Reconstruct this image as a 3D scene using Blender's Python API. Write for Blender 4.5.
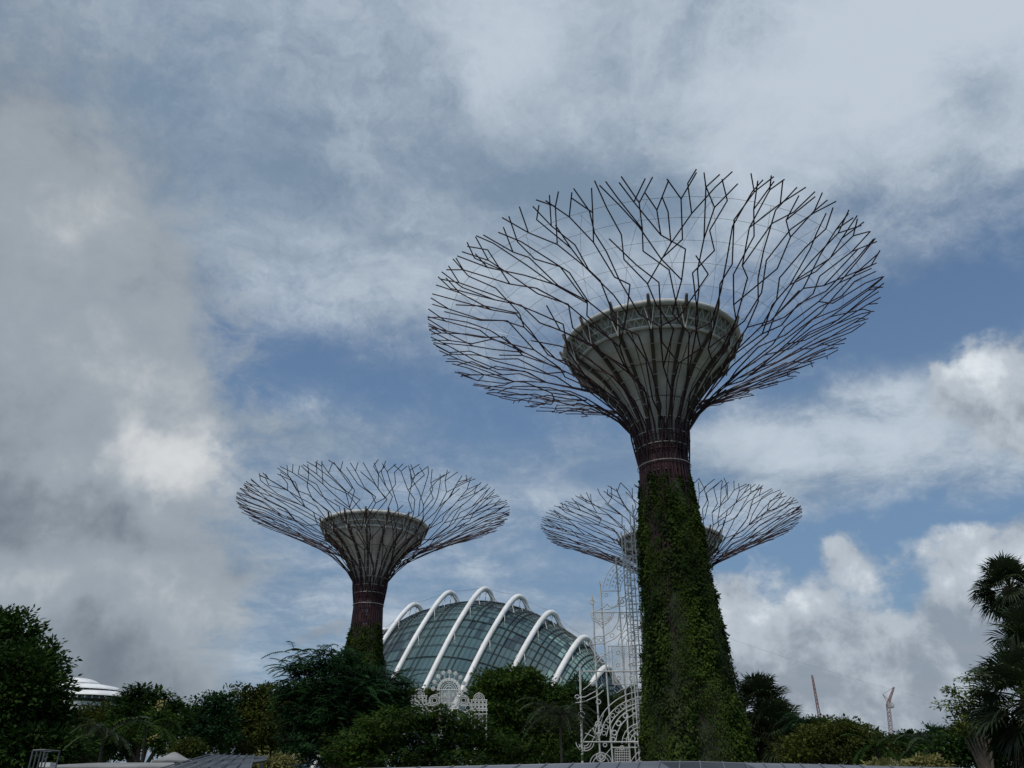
import bpy, math, random
import numpy as np
from mathutils import Vector, Matrix

PI = math.pi
R = math.radians
sc = bpy.context.scene
for o in list(bpy.data.objects):
    bpy.data.objects.remove(o)
col = sc.collection

# ------------------------------------------------------------------ camera
EYE = 2.0
F_PX = 800.0
PITCH = R(27.3)
cam_d = bpy.data.cameras.new("camera")
cam = bpy.data.objects.new("camera", cam_d)
col.objects.link(cam)
cam.location = (0, 0, EYE)
cam.rotation_euler = (PI / 2 + PITCH, 0, 0)
cam_d.sensor_width = 36
cam_d.lens = F_PX / 1024 * 36
cam_d.clip_start = 0.1
cam_d.clip_end = 6000
sc.camera = cam


def ray(px, py):
    v = 384 - py
    fw = F_PX * math.cos(PITCH) - v * math.sin(PITCH)
    up = F_PX * math.sin(PITCH) + v * math.cos(PITCH)
    return (px - 512) / fw, up / fw


def at(px, py, Y):
    """world point at forward distance Y that was measured at this place in the photo"""
    a, b = ray(px, py)
    return Vector((a * Y, Y, EYE + b * Y))


# ------------------------------------------------------------------ world
SUN_EL, SUN_AZ = 58.0, 205.0       # azimuth clockwise from +Y: behind the camera, a bit left
world = bpy.data.worlds.new("World")
sc.world = world
world.use_nodes = True
nt = world.node_tree
nt.nodes.clear()


class S:
    """socket with arithmetic"""
    tree = nt

    def __init__(s, sock):
        s.s = sock

    @staticmethod
    def m(op, *a, clamp=False):
        n = S.tree.nodes.new('ShaderNodeMath')
        n.operation = op
        n.use_clamp = clamp
        for i, x in enumerate(a):
            if isinstance(x, S):
                S.tree.links.new(x.s, n.inputs[i])
            else:
                n.inputs[i].default_value = x
        return S(n.outputs[0])

    def __add__(s, o): return S.m('ADD', s, o)
    __radd__ = __add__
    def __sub__(s, o): return S.m('SUBTRACT', s, o)
    def __rsub__(s, o): return S.m('SUBTRACT', o, s)
    def __mul__(s, o): return S.m('MULTIPLY', s, o)
    __rmul__ = __mul__
    def __truediv__(s, o): return S.m('DIVIDE', s, o)
    def __rtruediv__(s, o): return S.m('DIVIDE', o, s)


def vm(op, *a, out=0, scale=None):
    n = S.tree.nodes.new('ShaderNodeVectorMath')
    n.operation = op
    for i, x in enumerate(a):
        if isinstance(x, S):
            S.tree.links.new(x.s, n.inputs[i])
        else:
            n.inputs[i].default_value = x
    if scale is not None:
        if isinstance(scale, S):
            S.tree.links.new(scale.s, n.inputs['Scale'])
        else:
            n.inputs['Scale'].default_value = scale
    return S(n.outputs[1] if op in ('LENGTH', 'DOT_PRODUCT') else n.outputs[0])


def comb(x, y, z):
    n = S.tree.nodes.new('ShaderNodeCombineXYZ')
    for i, q in enumerate((x, y, z)):
        if isinstance(q, S):
            S.tree.links.new(q.s, n.inputs[i])
        else:
            n.inputs[i].default_value = q
    return S(n.outputs[0])


def noise(vec, scale, detail=6, rough=.55, dist=0.0, color=False):
    n = S.tree.nodes.new('ShaderNodeTexNoise')
    S.tree.links.new(vec.s, n.inputs['Vector'])
    n.inputs['Scale'].default_value = scale
    n.inputs['Detail'].default_value = detail
    n.inputs['Roughness'].default_value = rough
    n.inputs['Distortion'].default_value = dist
    return S(n.outputs['Color' if color else 'Fac'])


def smooth(x, a, b, lo=0.0, hi=1.0):
    n = S.tree.nodes.new('ShaderNodeMapRange')
    n.interpolation_type = 'SMOOTHSTEP'
    S.tree.links.new(x.s, n.inputs[0])
    n.inputs[1].default_value = a
    n.inputs[2].default_value = b
    n.inputs[3].default_value = lo
    n.inputs[4].default_value = hi
    return S(n.outputs[0])


def mixc(f, a, b):
    n = S.tree.nodes.new('ShaderNodeMix')
    n.data_type = 'RGBA'
    if isinstance(f, S):
        S.tree.links.new(f.s, n.inputs[0])
    else:
        n.inputs[0].default_value = f
    for i, q in ((6, a), (7, b)):
        if isinstance(q, S):
            S.tree.links.new(q.s, n.inputs[i])
        else:
            n.inputs[i].default_value = (*q, 1)
    return S(n.outputs[2])


def s2l(c):
    return tuple(((x / 255 + .055) / 1.055) ** 2.4 if x > 10 else x / 255 / 12.92 for x in c)


tc = nt.nodes.new('ShaderNodeTexCoord')
D = vm('NORMALIZE', S(tc.outputs['Generated']))
sep = nt.nodes.new('ShaderNodeSeparateXYZ')
nt.links.new(D.s, sep.inputs[0])
dx, dy, dz = (S(sep.outputs[i]) for i in range(3))
az = S.m('ARCTAN2', dx, dy) * (180 / PI)
el = S.m('ARCSINE', dz) * (180 / PI)
wv = noise(D, 3.5, 5, .6, color=True)
wv = vm('SUBTRACT', wv, (.5, .5, .5))
wf = vm('SUBTRACT', noise(D, 11, 5, .6, color=True), (.5, .5, .5))
AE = comb(az, el, 0.0)
AEw = vm('ADD', AE, vm('ADD', vm('SCALE', wv, scale=13.0), vm('SCALE', wf, scale=4.5)))
AEs = vm('ADD', AE, vm('ADD', vm('SCALE', wv, scale=6.0), vm('SCALE', wf, scale=5.0)))


def blobs(lst, base, coord):
    """soft patches of cloud fixed on the sky by azimuth and elevation"""
    tot = base
    for (px, py, sx, sy, amp) in lst:
        a, b = ray(px, py)
        azd = math.degrees(math.atan2(a, 1))
        eld = math.degrees(math.atan2(b, math.hypot(a, 1)))
        k = .0716
        sa = sx * k / max(.5, math.cos(math.radians(eld)))
        se = sy * k
        q = vm('MULTIPLY', vm('SUBTRACT', coord, (azd, eld, 0)), (1 / sa, 1 / se, 0))
        l2 = vm('DOT_PRODUCT', q, q)
        g = S.m('EXPONENT', l2 * -1.0) * amp
        tot = g + tot
    return tot


skyn = nt.nodes.new('ShaderNodeTexSky')
skyn.sky_type = 'NISHITA'
skyn.sun_disc = False
skyn.sun_elevation = R(SUN_EL)
skyn.sun_rotation = R(SUN_AZ)
skyn.altitude = 0
skyn.air_density = 1.0
skyn.dust_density = 2.0
skyn.ozone_density = 1.0
SKY_K = .13
base = S(skyn.outputs[0])
BLUE = s2l((84, 114, 150))
gain = vm('MULTIPLY', base, (.75, .85, .88))


def lum(c, k=1.0):
    return tuple(x / SKY_K * k for x in s2l(c))


# thin high cloud veil, stretched in long streaks
plane = vm('SCALE', D, scale=1.0 / (dz + .18))
pl2 = vm('ADD', plane, vm('SCALE', wv, scale=.22))
mp = nt.nodes.new('ShaderNodeMapping')
mp.inputs['Rotation'].default_value = (0, 0, R(35))
mp.inputs['Scale'].default_value = (.75, 2.2, 1)
nt.links.new(pl2.s, mp.inputs[0])
streak = noise(S(mp.outputs[0]), 1.3, 9, .55, .15)
wisp = noise(vm('ADD', pl2, vm('SCALE', wf, scale=.35)), 3.2, 10, .68, .6)
fine = noise(pl2, 6.0, 9, .65, .4) * .5 + wisp * .5
veil_m = blobs([
    (560, 60, 420, 150, .70), (860, 60, 300, 150, .70), (700, 160, 220, 70, .25), (1000, 160, 120, 110, .25),
    (60, 60, 300, 170, 1.2), (420, 240, 170, 60, .36), (280, 120, 220, 100, .62), (290, 450, 70, 50, .4), (260, 560, 60, 80, .35), (560, 250, 120, 80, .20),
    (860, 440, 220, 42, .85), (1000, 470, 150, 50, .45), (740, 470, 130, 40, .35), (820, 395, 60, 25, .2),
    (330, 440, 110, 40, .45), (500, 520, 170, 70, .35), (560, 440, 60, 40, .15), (520, 350, 60, 30, .2),
    (980, 330, 70, 20, .10), (790, 520, 90, 30, .3), (450, 620, 150, 50, .3), (800, 690, 300, 60, .5), (300, 600, 60, 60, .2),
    (250, 350, 80, 60, -.25), (330, 375, 70, 40, -.20), (900, 325, 110, 30, -.42), (970, 280, 70, 28, -.35), (510, 130, 60, 50, -.12),
    (560, 470, 70, 30, -.05), (940, 528, 150, 26, -.50), (830, 560, 110, 20, -.35), (400, 400, 90, 40, -.12), (720, 395, 60, 30, -.2),
    (240, 250, 50, 60, -.15), (540, 410, 60, 30, -.2),
], .16, AEs)
veil = smooth(veil_m + (streak - .5) * 1.15 + (fine - .5) * 1.6, .0, 1.05)
vcol = mixc(smooth(streak * .40 + fine * .60 + blobs([(840, 80, 230, 90, .16), (520, 50, 70, 60, .14), (870, 440, 180, 50, .12), (1000, 150, 60, 60, .05), (60, 60, 240, 130, -.09), (600, 190, 120, 40, -.10), (970, 110, 40, 60, -.1)], 0.0, AEs), .38, .70),
            lum((122, 142, 163)), lum((196, 207, 218)))
lowhaze = smooth(dz, .02, .62, .62, .0)
gain = mixc(lowhaze, gain, lum((98, 124, 156)))
c1 = mixc(veil * .92, gain, vcol)

# grey bank on the left and cumulus low on the right
n1 = noise(vm('ADD', D, vm('SCALE', wv, scale=.10)), 5.5, 9, .60, .15)
n2 = noise(D, 17, 8, .6, .2)
bank_m = blobs([
    (-20, 380, 130, 170, 1.15), (40, 180, 90, 80, .42), (30, 560, 135, 150, 1.3), (120, 470, 70, 60, .75), (100, 400, 70, 80, .5), (140, 590, 70, 50, .65), (140, 310, 45, 80, .45), (95, 250, 60, 60, .2),
    (60, 670, 190, 60, .8), (280, 440, 70, 26, .35), (-200, 400, 240, 420, .9),
    (250, 640, 50, 40, -.3), (330, 632, 36, 10, .65), (490, 700, 200, 22, .2), (110, 120, 60, 40, -.2), (120, 225, 50, 30, -.25), (230, 570, 30, 20, .35),
], 0.0, AEs)
bank = smooth(bank_m + (n1 - .5) * 1.6 + (n2 - .5) * 1.0 + (fine - .5) * 1.8, .14, 1.15)
bank_t = n1 * .55 + n2 * .30 + blobs([(150, 460, 75, 40, .32), (130, 400, 100, 50, .08), (170, 575, 50, 22, .18), (40, 505, 120, 30, -.10), (90, 655, 160, 40, -.08),
                                      (60, 330, 120, 60, .12), (120, 600, 120, 30, .06), (60, 420, 60, 50, -.05), (50, 220, 120, 80, .06), (60, 545, 130, 30, -.07), (170, 500, 60, 60, .10), (90, 610, 120, 20, .10)], .02, AEw)
bcol = mixc(smooth(bank_t, .26, .54), lum((112, 120, 130)), lum((156, 165, 173)))
bcol = mixc(smooth(bank_t, .52, .85), bcol, lum((220, 222, 222)))
c2 = mixc(bank * .90, c1, bcol)

cum_m = blobs([
    (790, 650, 110, 62, 1.0), (880, 700, 120, 60, .9), (725, 620, 45, 50, .7), (1005, 590, 50, 36, 1.0), (998, 366, 26, 30, .85), (972, 400, 44, 26, .55),
    (1040, 560, 60, 30, .8), (857, 568, 22, 16, .7), (1045, 385, 50, 60, .8), (1005, 430, 70, 40, .48), (870, 740, 300, 30, .9), (920, 655, 40, 30, .35),
    (570, 635, 50, 18, .5), (680, 690, 80, 60, .7), (936, 375, 10, 12, .6), (935, 590, 36, 20, -.5), (980, 500, 80, 30, -.3), (990, 480, 80, 20, -.3),
    (300, 740, 300, 20, .5), (1250, 600, 160, 160, .8),
], 0.0, AEs)
nb_ = noise(vm('ADD', D, vm('SCALE', wf, scale=.05)), 13, 6, .5)
billow = 1.0 - S.m('ABSOLUTE', nb_ * 2.0 - 1.0) * 2.2
n3 = noise(vm('ADD', D, (0.012, 0.0, 0.028)), 17, 8, .6, .2)      # same field shifted towards the light: relief
cum = smooth(cum_m + (n2 - .5) * 1.0 + (n1 - .5) * .6 + (billow - .6) * .32 + (fine - .5) * .9, .26, .82)
cum_t = (billow - .6) * .18 + (n2 - n3) * .85 + n2 * .30 + blobs([(780, 600, 90, 22, .26), (1010, 560, 40, 24, .30), (990, 365, 36, 22, .40), (870, 605, 70, 20, .12),
                                 (860, 680, 200, 40, -.12), (1000, 620, 60, 20, -.12), (985, 415, 50, 16, -.05), (700, 610, 30, 20, .1)], .12, AEs)
ccol = mixc(smooth(cum_t, .08, .48), lum((142, 152, 164)), lum((184, 193, 202)))
ccol = mixc(smooth(cum_t, .45, .85), ccol, lum((228, 234, 239)))
c3 = mixc(cum * .90, c2, ccol)
bg = nt.nodes.new('ShaderNodeBackground')
bg.inputs[1].default_value = SKY_K
nt.links.new(c3.s, bg.inputs[0])
wo = nt.nodes.new('ShaderNodeOutputWorld')
nt.links.new(bg.outputs[0], wo.inputs[0])
world.cycles.sampling_method = 'MANUAL'
world.cycles.sample_map_resolution = 512

# ------------------------------------------------------------------ sun
sd = bpy.data.lights.new("sun", 'SUN')
sd.energy = 2.0
sd.angle = R(3.0)
sd.color = (1.0, .95, .88)
sun = bpy.data.objects.new("sun", sd)
col.objects.link(sun)
azr, elr = R(SUN_AZ), R(SUN_EL)
sdir = Vector((math.sin(azr) * math.cos(elr), math.cos(azr) * math.cos(elr), math.sin(elr)))
sun.rotation_euler = sdir.to_track_quat('Z', 'Y').to_euler()

sc.view_settings.view_transform = 'Standard'
sc.view_settings.look = 'None'
sc.view_settings.exposure = 0.0
sc.view_settings.gamma = 1.0

# ------------------------------------------------------------------ materials
def mat(name, c1, c2=None, rough=.6, metal=0.0, scale=1.0, spec=.4, bump=0.0, bscale=20, detail=4, translucent=0.0, lo=.35, hi=.65, stretch=None):
    m = bpy.data.materials.new(name)
    m.use_nodes = True
    t = m.node_tree
    b = t.nodes['Principled BSDF']
    b.inputs['Roughness'].default_value = rough
    b.inputs['Metallic'].default_value = metal
    b.inputs['Specular IOR Level'].default_value = spec
    old = S.tree
    S.tree = t
    tcn = t.nodes.new('ShaderNodeTexCoord')
    vec = S(tcn.outputs['Object'])
    if stretch:
        vec = vm('MULTIPLY', vec, stretch)
    if c2 is None:
        c2 = tuple(x * .75 for x in c1)
    f = smooth(noise(vec, scale, detail, .6), lo, hi)
    c = mixc(f, c2, c1)
    t.links.new(c.s, b.inputs['Base Color'])
    if bump:
        bn = t.nodes.new('ShaderNodeBump')
        bn.inputs['Strength'].default_value = bump
        t.links.new(noise(vec, bscale, 4, .6).s, bn.inputs['Height'])
        t.links.new(bn.outputs[0], b.inputs['Normal'])
    if translucent:
        tr = t.nodes.new('ShaderNodeBsdfTranslucent')
        t.links.new(c.s, tr.inputs[0])
        ms = t.nodes.new('ShaderNodeMixShader')
        ms.inputs[0].default_value = translucent
        t.links.new(b.outputs[0], ms.inputs[1])
        t.links.new(tr.outputs[0], ms.inputs[2])
        t.links.new(ms.outputs[0], t.nodes['Material Output'].inputs[0])
    S.tree = old
    return m


M = {}
M['rod'] = mat('purple_steel', (.042, .017, .022), (.026, .011, .016), .6, .1, .4, spec=.25)
M['strut'] = mat('brown_steel', (.085, .065, .045), (.05, .038, .03), .5, .2, .5)
M['core'] = mat('stained_concrete', (.22, .13, .115), (.12, .075, .065), .85, 0, .8, bump=.3, bscale=6, stretch=(1, 1, .25))
M['bowl'] = mat('grey_funnel_panels', (.60, .56, .52), (.42, .39, .36), .65, 0, .7, stretch=(1, 1, .12))
M['white'] = mat('white_paint', (.80, .80, .78), (.66, .66, .64), .45, 0, .3)
M['offwhite'] = mat('weathered_white_paint', (.62, .62, .58), (.46, .46, .43), .55, 0, .5)
M['cable'] = mat('steel_cable', (.50, .50, .48), (.35, .35, .34), .4, .5, 1)
M['glass_a'] = mat('teal_glass', (.072, .130, .132), (.045, .085, .090), .12, .0, .06, spec=1.0)
M['glass_b'] = mat('pale_teal_glass', (.20, .33, .31), (.13, .22, .21), .16, .0, .09, spec=1.0)
M['glass_c'] = mat('dark_teal_glass', (.028, .048, .056), (.016, .030, .036), .10, .0, .06, spec=1.0)
M['mullion'] = mat('dark_mullion', (.035, .045, .045), (.02, .028, .03), .5, .2, .5)
M['bark'] = mat('bark', (.11, .085, .06), (.05, .04, .03), .9, 0, 1.5, bump=.6, bscale=12, stretch=(1, 1, .3))
M['vine'] = mat('vine_leaves', (.056, .090, .013), (.018, .036, .007), .7, 0, .42, translucent=.25, spec=.10, lo=.38, hi=.66, stretch=(1, 1, .35))
M['vine2'] = mat('grey_green_vine_leaves', (.050, .066, .026), (.020, .030, .010), .7, 0, .7, translucent=.2, spec=.08)
M['vinebase'] = mat('vine_mat', (.022, .034, .010), (.010, .015, .006), .9, 0, 1.2, bump=.8, bscale=5)
M['leaf_deep'] = mat('deep_green_leaves', (.030, .064, .010), (.010, .026, .005), .7, 0, .35, translucent=.25, spec=.10)
M['leaf_mid'] = mat('mid_green_leaves', (.052, .092, .014), (.018, .040, .007), .7, 0, .35, translucent=.25, spec=.10)
M['leaf_olive'] = mat('olive_leaves', (.080, .098, .018), (.030, .042, .009), .7, 0, .3, translucent=.25, spec=.10)
M['leaf_blue'] = mat('blue_green_leaves', (.024, .066, .020), (.010, .030, .011), .7, 0, .4, translucent=.25, spec=.10)
M['leaf_yellow'] = mat('yellow_green_leaves', (.22, .20, .07), (.10, .11, .04), .6, 0, .8, translucent=.25, spec=.10)
M['leaf_lime'] = mat('lime_leaves', (.13, .16, .03), (.05, .075, .015), .6, 0, 1.5, translucent=.3, spec=.15)
M['leaf_palm'] = mat('palm_leaves', (.040, .058, .022), (.016, .026, .012), .5, 0, .5, translucent=.15, spec=.2)
M['leaf_dry'] = mat('dry_palm_leaves', (.12, .085, .045), (.06, .042, .026), .8, 0, .6, translucent=.1, spec=.2)
M['bloom'] = mat('yellow_blossom', (.24, .20, .06), (.15, .12, .04), .7, 0, 2)
M['roofm'] = mat('grey_metal_roof', (.17, .18, .20), (.11, .12, .135), .5, .2, .8, stretch=(.3, 1, 1))
M['roofd'] = mat('dark_metal_roof', (.055, .060, .065), (.035, .038, .042), .45, .3, .8)
M['roofs'] = mat('slat_metal', (.13, .135, .14), (.07, .075, .08), .5, .3, .8)
M['bluer'] = mat('pale_blue_roof', (.36, .42, .46), (.28, .33, .37), .5, .2, .3)
M['window'] = mat('dark_windows', (.05, .06, .065), (.02, .025, .03), .15, 0, 1, spec=.8)
M['rimgrey'] = mat('stained_grey_rim', (.56, .55, .51), (.40, .39, .36), .6, 0, .6)
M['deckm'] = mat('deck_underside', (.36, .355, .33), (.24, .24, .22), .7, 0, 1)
M['shaderoof'] = mat('shade_darkened_grey_roof', (.26, .26, .25), (.17, .17, .165), .7, 0, 1)  # roof grey darkened in the colour to stand in for tree shade
M['lattice'] = mat('lattice_paint', (.60, .60, .57), (.46, .46, .44), .6, 0, .5)
M['crane'] = mat('faded_red_steel', (.24, .09, .08), (.22, .15, .15), .6, 0, .35)
M['cranew'] = mat('crane_white_steel', (.34, .31, .31), (.26, .22, .22), .6, 0, .5)
M['grass'] = mat('grass_ground', (.05, .08, .02), (.03, .05, .015), .9, 0, .5, bump=.5)
M['path'] = mat('paving', (.28, .27, .25), (.2, .19, .18), .85, 0, 2, bump=.2)
M['grating'] = mat('grey_mesh', (.42, .42, .40), (.32, .32, .30), .6, .1, 1)


# ------------------------------------------------------------------ mesh helpers
class MB:
    def __init__(s):
        s.v = []
        s.f = []
        s.mi = []

    def tube(s, pts, rad, n=5, cap=True, m=0):
        pts = [Vector(p) for p in pts]
        if not isinstance(rad, (list, tuple)):
            rad = [rad] * len(pts)
        base = len(s.v)
        prev = None
        for i, p in enumerate(pts):
            if i == 0:
                t = pts[1] - p
            elif i == len(pts) - 1:
                t = p - pts[i - 1]
            else:
                t = (pts[i + 1] - p).normalized() + (p - pts[i - 1]).normalized()
            if t.length < 1e-9:
                t = Vector((0, 0, 1))
            t.normalize()
            if prev is None:
                a = Vector((0, 0, 1)) if abs(t.z) < .9 else Vector((1, 0, 0))
                u = t.cross(a).normalized()
            else:
                u = (prev - t * prev.dot(t))
                u = u.normalized() if u.length > 1e-6 else t.orthogonal().normalized()
            prev = u
            w = t.cross(u)
            for k in range(n):
                an = 2 * PI * k / n
                s.v.append(p + (u * math.cos(an) + w * math.sin(an)) * rad[i])
        for i in range(len(pts) - 1):
            for k in range(n):
                a = base + i * n + k
                b = base + i * n + (k + 1) % n
                s.f.append((a, b, b + n, a + n))
                s.mi.append(m)
        if cap:
            s.f.append(tuple(base + k for k in reversed(range(n))))
            s.f.append(tuple(base + (len(pts) - 1) * n + k for k in range(n)))
            s.mi += [m, m]

    def line(s, a, b, r, n=4, m=0):
        s.tube([a, b], r, n, m=m)

    def box(s, c, sx, sy, sz, rz=0, m=0):
        c = Vector(c)
        b = len(s.v)
        ca, sa = math.cos(rz), math.sin(rz)
        for z in (-1, 1):
            for (x, y) in ((-1, -1), (1, -1), (1, 1), (-1, 1)):
                X, Y = x * sx / 2, y * sy / 2
                s.v.append(c + Vector((X * ca - Y * sa, X * sa + Y * ca, z * sz / 2)))
        for q in ((3, 2, 1, 0), (4, 5, 6, 7), (0, 1, 5, 4), (1, 2, 6, 5), (2, 3, 7, 6), (3, 0, 4, 7)):
            s.f.append(tuple(b + i for i in q))
            s.mi.append(m)

    def lathe(s, prof, n=48, c=(0, 0, 0), m=0):
        b = len(s.v)
        for (r, z) in prof:
            for k in range(n):
                a = 2 * PI * k / n
                s.v.append(Vector((c[0] + r * math.cos(a), c[1] + r * math.sin(a), c[2] + z)))
        for i in range(len(prof) - 1):
            for k in range(n):
                p = b + i * n + k
                q = b + i * n + (k + 1) % n
                s.f.append((p, q, q + n, p + n))
                s.mi.append(m)

    def ring(s, r, z, rad, n=64, sides=5, m=0):
        b = len(s.v)
        for k in range(n):
            a = 2 * PI * k / n
            for j in range(sides):
                t = 2 * PI * j / sides
                rr = r + rad * math.cos(t)
                s.v.append(Vector((rr * math.cos(a), rr * math.sin(a), z + rad * math.sin(t))))
        for k in range(n):
            for j in range(sides):
                s.f.append((b + k * sides + j, b + ((k + 1) % n) * sides + j,
                            b + ((k + 1) % n) * sides + (j + 1) % sides, b + k * sides + (j + 1) % sides))
                s.mi.append(m)

    def quad(s, a, b, c, d, m=0):
        i = len(s.v)
        s.v += [a, b, c, d]
        s.f.append((i, i + 1, i + 2, i + 3))
        s.mi.append(m)

    def leaf(s, p, d, nrm, L, W, m=0):
        """a pointed leaf: base, widest pair, tip"""
        side = d.cross(nrm)
        if side.length < 1e-6:
            side = d.orthogonal()
        side = side.normalized() * (W * .5)
        s.quad(p, p + d * (L * .45) + side, p + d * L, p + d * (L * .45) - side, m)

    def build(s, name, mats, parent=None, smooth=False, loc=None):
        me = bpy.data.meshes.new(name)
        me.from_pydata([tuple(v) for v in s.v], [], s.f)
        if not isinstance(mats, (list, tuple)):
            mats = [mats]
        for m in mats:
            me.materials.append(m)
        if len(mats) > 1:
            me.polygons.foreach_set('material_index', s.mi)
        if smooth:
            me.polygons.foreach_set('use_smooth', [True] * len(me.polygons))
        me.update()
        o = bpy.data.objects.new(name, me)
        col.objects.link(o)
        if parent is not None:
            o.parent = parent
        if loc is not None:
            o.location = loc
        return o


def leaf_cloud(P, Dr, Nn, L, W, name, mt, parent):
    """many leaves at once: arrays of base points, directions, normals, lengths, widths"""
    n = len(P)
    side = np.cross(Dr, Nn)
    side /= np.linalg.norm(side, axis=1, keepdims=True) + 1e-9
    side *= W[:, None] * .5
    mid = P + Dr * (L[:, None] * .45)
    V = np.empty((n, 4, 3))
    V[:, 0] = P
    V[:, 1] = mid + side
    V[:, 2] = P + Dr * L[:, None]
    V[:, 3] = mid - side
    me = bpy.data.meshes.new(name)
    me.vertices.add(n * 4)
    me.vertices.foreach_set('co', V.reshape(-1).astype(np.float32))
    me.loops.add(n * 4)
    me.loops.foreach_set('vertex_index', np.arange(n * 4, dtype=np.int32))
    me.polygons.add(n)
    me.polygons.foreach_set('loop_start', np.arange(0, n * 4, 4, dtype=np.int32))
    me.polygons.foreach_set('loop_total', np.full(n, 4, dtype=np.int32))
    me.update(calc_edges=True)
    me.validate()
    me.materials.append(mt)
    o = bpy.data.objects.new(name, me)
    col.objects.link(o)
    o.parent = parent
    return o


def thing(name, label, cat, loc=(0, 0, 0), rz=0.0, group=None):
    o = bpy.data.objects.new(name, None)
    col.objects.link(o)
    o.location = loc
    o.rotation_euler = (0, 0, rz)
    o.empty_display_size = .5
    o['label'] = label
    o['category'] = cat
    if group:
        o['group'] = group
    return o


def tag(o, label, cat, group=None):
    o['label'] = label
    o['category'] = cat
    if group:
        o['group'] = group
    return o


def copy_tree(o, parent=None, skip=()):
    c = o.copy()
    col.objects.link(c)
    c.parent = parent
    for ch in list(o.children):
        if ch.name.split('.')[0] not in skip:
            copy_tree(ch, c, skip)
    return c


# ------------------------------------------------------------------ ground
mb = MB()
mb.quad(Vector((-3000, -600, 0)), Vector((3000, -600, 0)), Vector((3000, 4500, 0)), Vector((-3000, 4500, 0)))
g = mb.build('ground', M['grass'])
g['kind'] = 'structure'
mb = MB()
mb.quad(Vector((-30, -4, .004)), Vector((30, -4, .004)), Vector((30, 9, .004)), Vector((-30, 9, .004)))
g = mb.build('path', M['path'])
g['kind'] = 'structure'
mb = MB()
mb.quad(Vector((-60, 46, .004)), Vector((60, 46, .004)), Vector((60, 150, .004)), Vector((-60, 150, .004)))
g = mb.build('bounce_plaza', M['path'])  # pale paving out of view, added to bounce light up under the canopies
g['kind'] = 'structure'

# ------------------------------------------------------------------ supertrees
E_ = EYE
CAN = [(2.08, 23.5), (2.06, 26), (2.4, 28.5), (3.45, 30.2), (4.8, 31.7), (6.9, 33.3), (9.6, 34.8), (12.9, 36.5), (16.8, 38.2), (19.7, 39.35), (24.0, 41.0)]
TRUNK = [(3.95, -2), (3.58, 3.7), (3.12, 8), (2.60, 12.5), (2.33, 17.4), (2.13, 22.0), (2.02, 24.5)]
ts = [0.0]
for i in range(1, len(CAN)):
    ts.append(ts[-1] + math.hypot(CAN[i][0] - CAN[i - 1][0], CAN[i][1] - CAN[i - 1][1]))
TMAX = ts[-2]
_r = [c[0] for c in CAN]
_z = [c[1] for c in CAN]


def can(t, phi, off=0.0):
    r = float(np.interp(t, ts, _r))
    z = float(np.interp(t, ts, _z))
    return Vector((r * math.cos(phi), r * math.sin(phi), z + E_ + off))


def rad_at(t):
    return float(np.interp(t, ts, _r))


def rod_radius(t):
    return .076 - .022 * min(1, t / TMAX)


def grow_canopy(rng, n0=20, lay=0.0, turn=0.0):
    """rows of joints from the neck to the rim; every joint hangs on one of its nearest joints in the
    row before, which gives even forks, zigzags and free ends. One mesh per limb that leaves the neck."""
    rows = [[(ts[2] + rng.uniform(-.3, .3), 2 * PI * (i + .5) / n0 + turn, None, i, 0.0) for i in range(n0)]]
    segs = [[] for _ in range(n0)]
    t = ts[2]
    while t < TMAX - 1.2:
        t += rng.uniform(2.3, 2.9)
        tt = min(t, TMAX)
        r = rad_at(tt)
        n = max(n0, int(2 * PI * r / (1.58 if r > 17 else 1.74)))
        off = rng.uniform(0, 1)
        row = []
        prev = rows[-1]
        kids = {}
        for i in range(n):
            phi = 2 * PI * (i + off + rng.uniform(-.30, .30)) / n
            tj = min(tt + rng.uniform(-.95, .95), TMAX + .3)
            d = sorted(((abs((p[1] - phi + PI) % (2 * PI) - PI), k) for k, p in enumerate(prev)))[:3]
            pick = d[0][1]
            if kids.get(pick, 0) >= 1 and d[1][0] * r < 2.4 and (kids.get(d[1][1], 0) == 0 or rng.random() < .3):
                pick = d[1][1]
            if kids.get(pick, 0) >= 3:
                pick = d[1][1]
            if r > 8 and d[1][0] * r < 2.0 and rng.random() < .22:
                pick = d[1][1]
            kids[pick] = kids.get(pick, 0) + 1
            p = prev[pick]
            o2 = lay * min(1, tt / 9) + (rng.uniform(-.12, .12) if tt > 8 else 0)
            ph = p[1] + ((phi - p[1] + PI) % (2 * PI) - PI)
            node = (tj, ph, pick, p[3], o2)
            row.append(node)
            segs[p[3]].append((p, node))
        rows.append(row)
    # free tips past the last row
    for nd in rows[-1]:
        for s in ((-1, 1) if rng.random() < .55 else (rng.choice((-1, 1)),)):
            if rng.random() < .10:
                continue
            tj = min(nd[0] + rng.uniform(1.5, 2.6), TMAX + 1.35)
            segs[nd[3]].append((nd, (tj, nd[1] + s * rng.uniform(.3, 1.3) / 21, None, nd[3], nd[4] + rng.uniform(-.1, .15))))
    out = []
    for i in range(n0):
        phi0 = 2 * PI * (i + .5) / n0 + turn
        mb = MB()
        pts = [Vector(((r + .1) * math.cos(phi0), (r + .1) * math.sin(phi0), z + E_)) for (r, z) in TRUNK[4:]]
        a = rows[0][i]
        mb.tube(pts + [can(ts[1], phi0), can(a[0], a[1])], .10, 5)
        for p, q in segs[i]:
            mb.tube([can(p[0], p[1], p[4]), can(q[0], q[1], q[4])], [rod_radius(p[0]), rod_radius(q[0])], 5)
        out.append(mb)
    return out


BOWL = [(1.75, 27.2), (1.95, 28.2), (2.3, 29.4), (2.95, 30.8), (3.65, 32.0), (4.6, 33.2), (5.75, 34.3), (7.0, 35.3)]
BAND = [(7.0, 35.3), (7.45, 36.0), (7.8, 36.8)]


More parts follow.
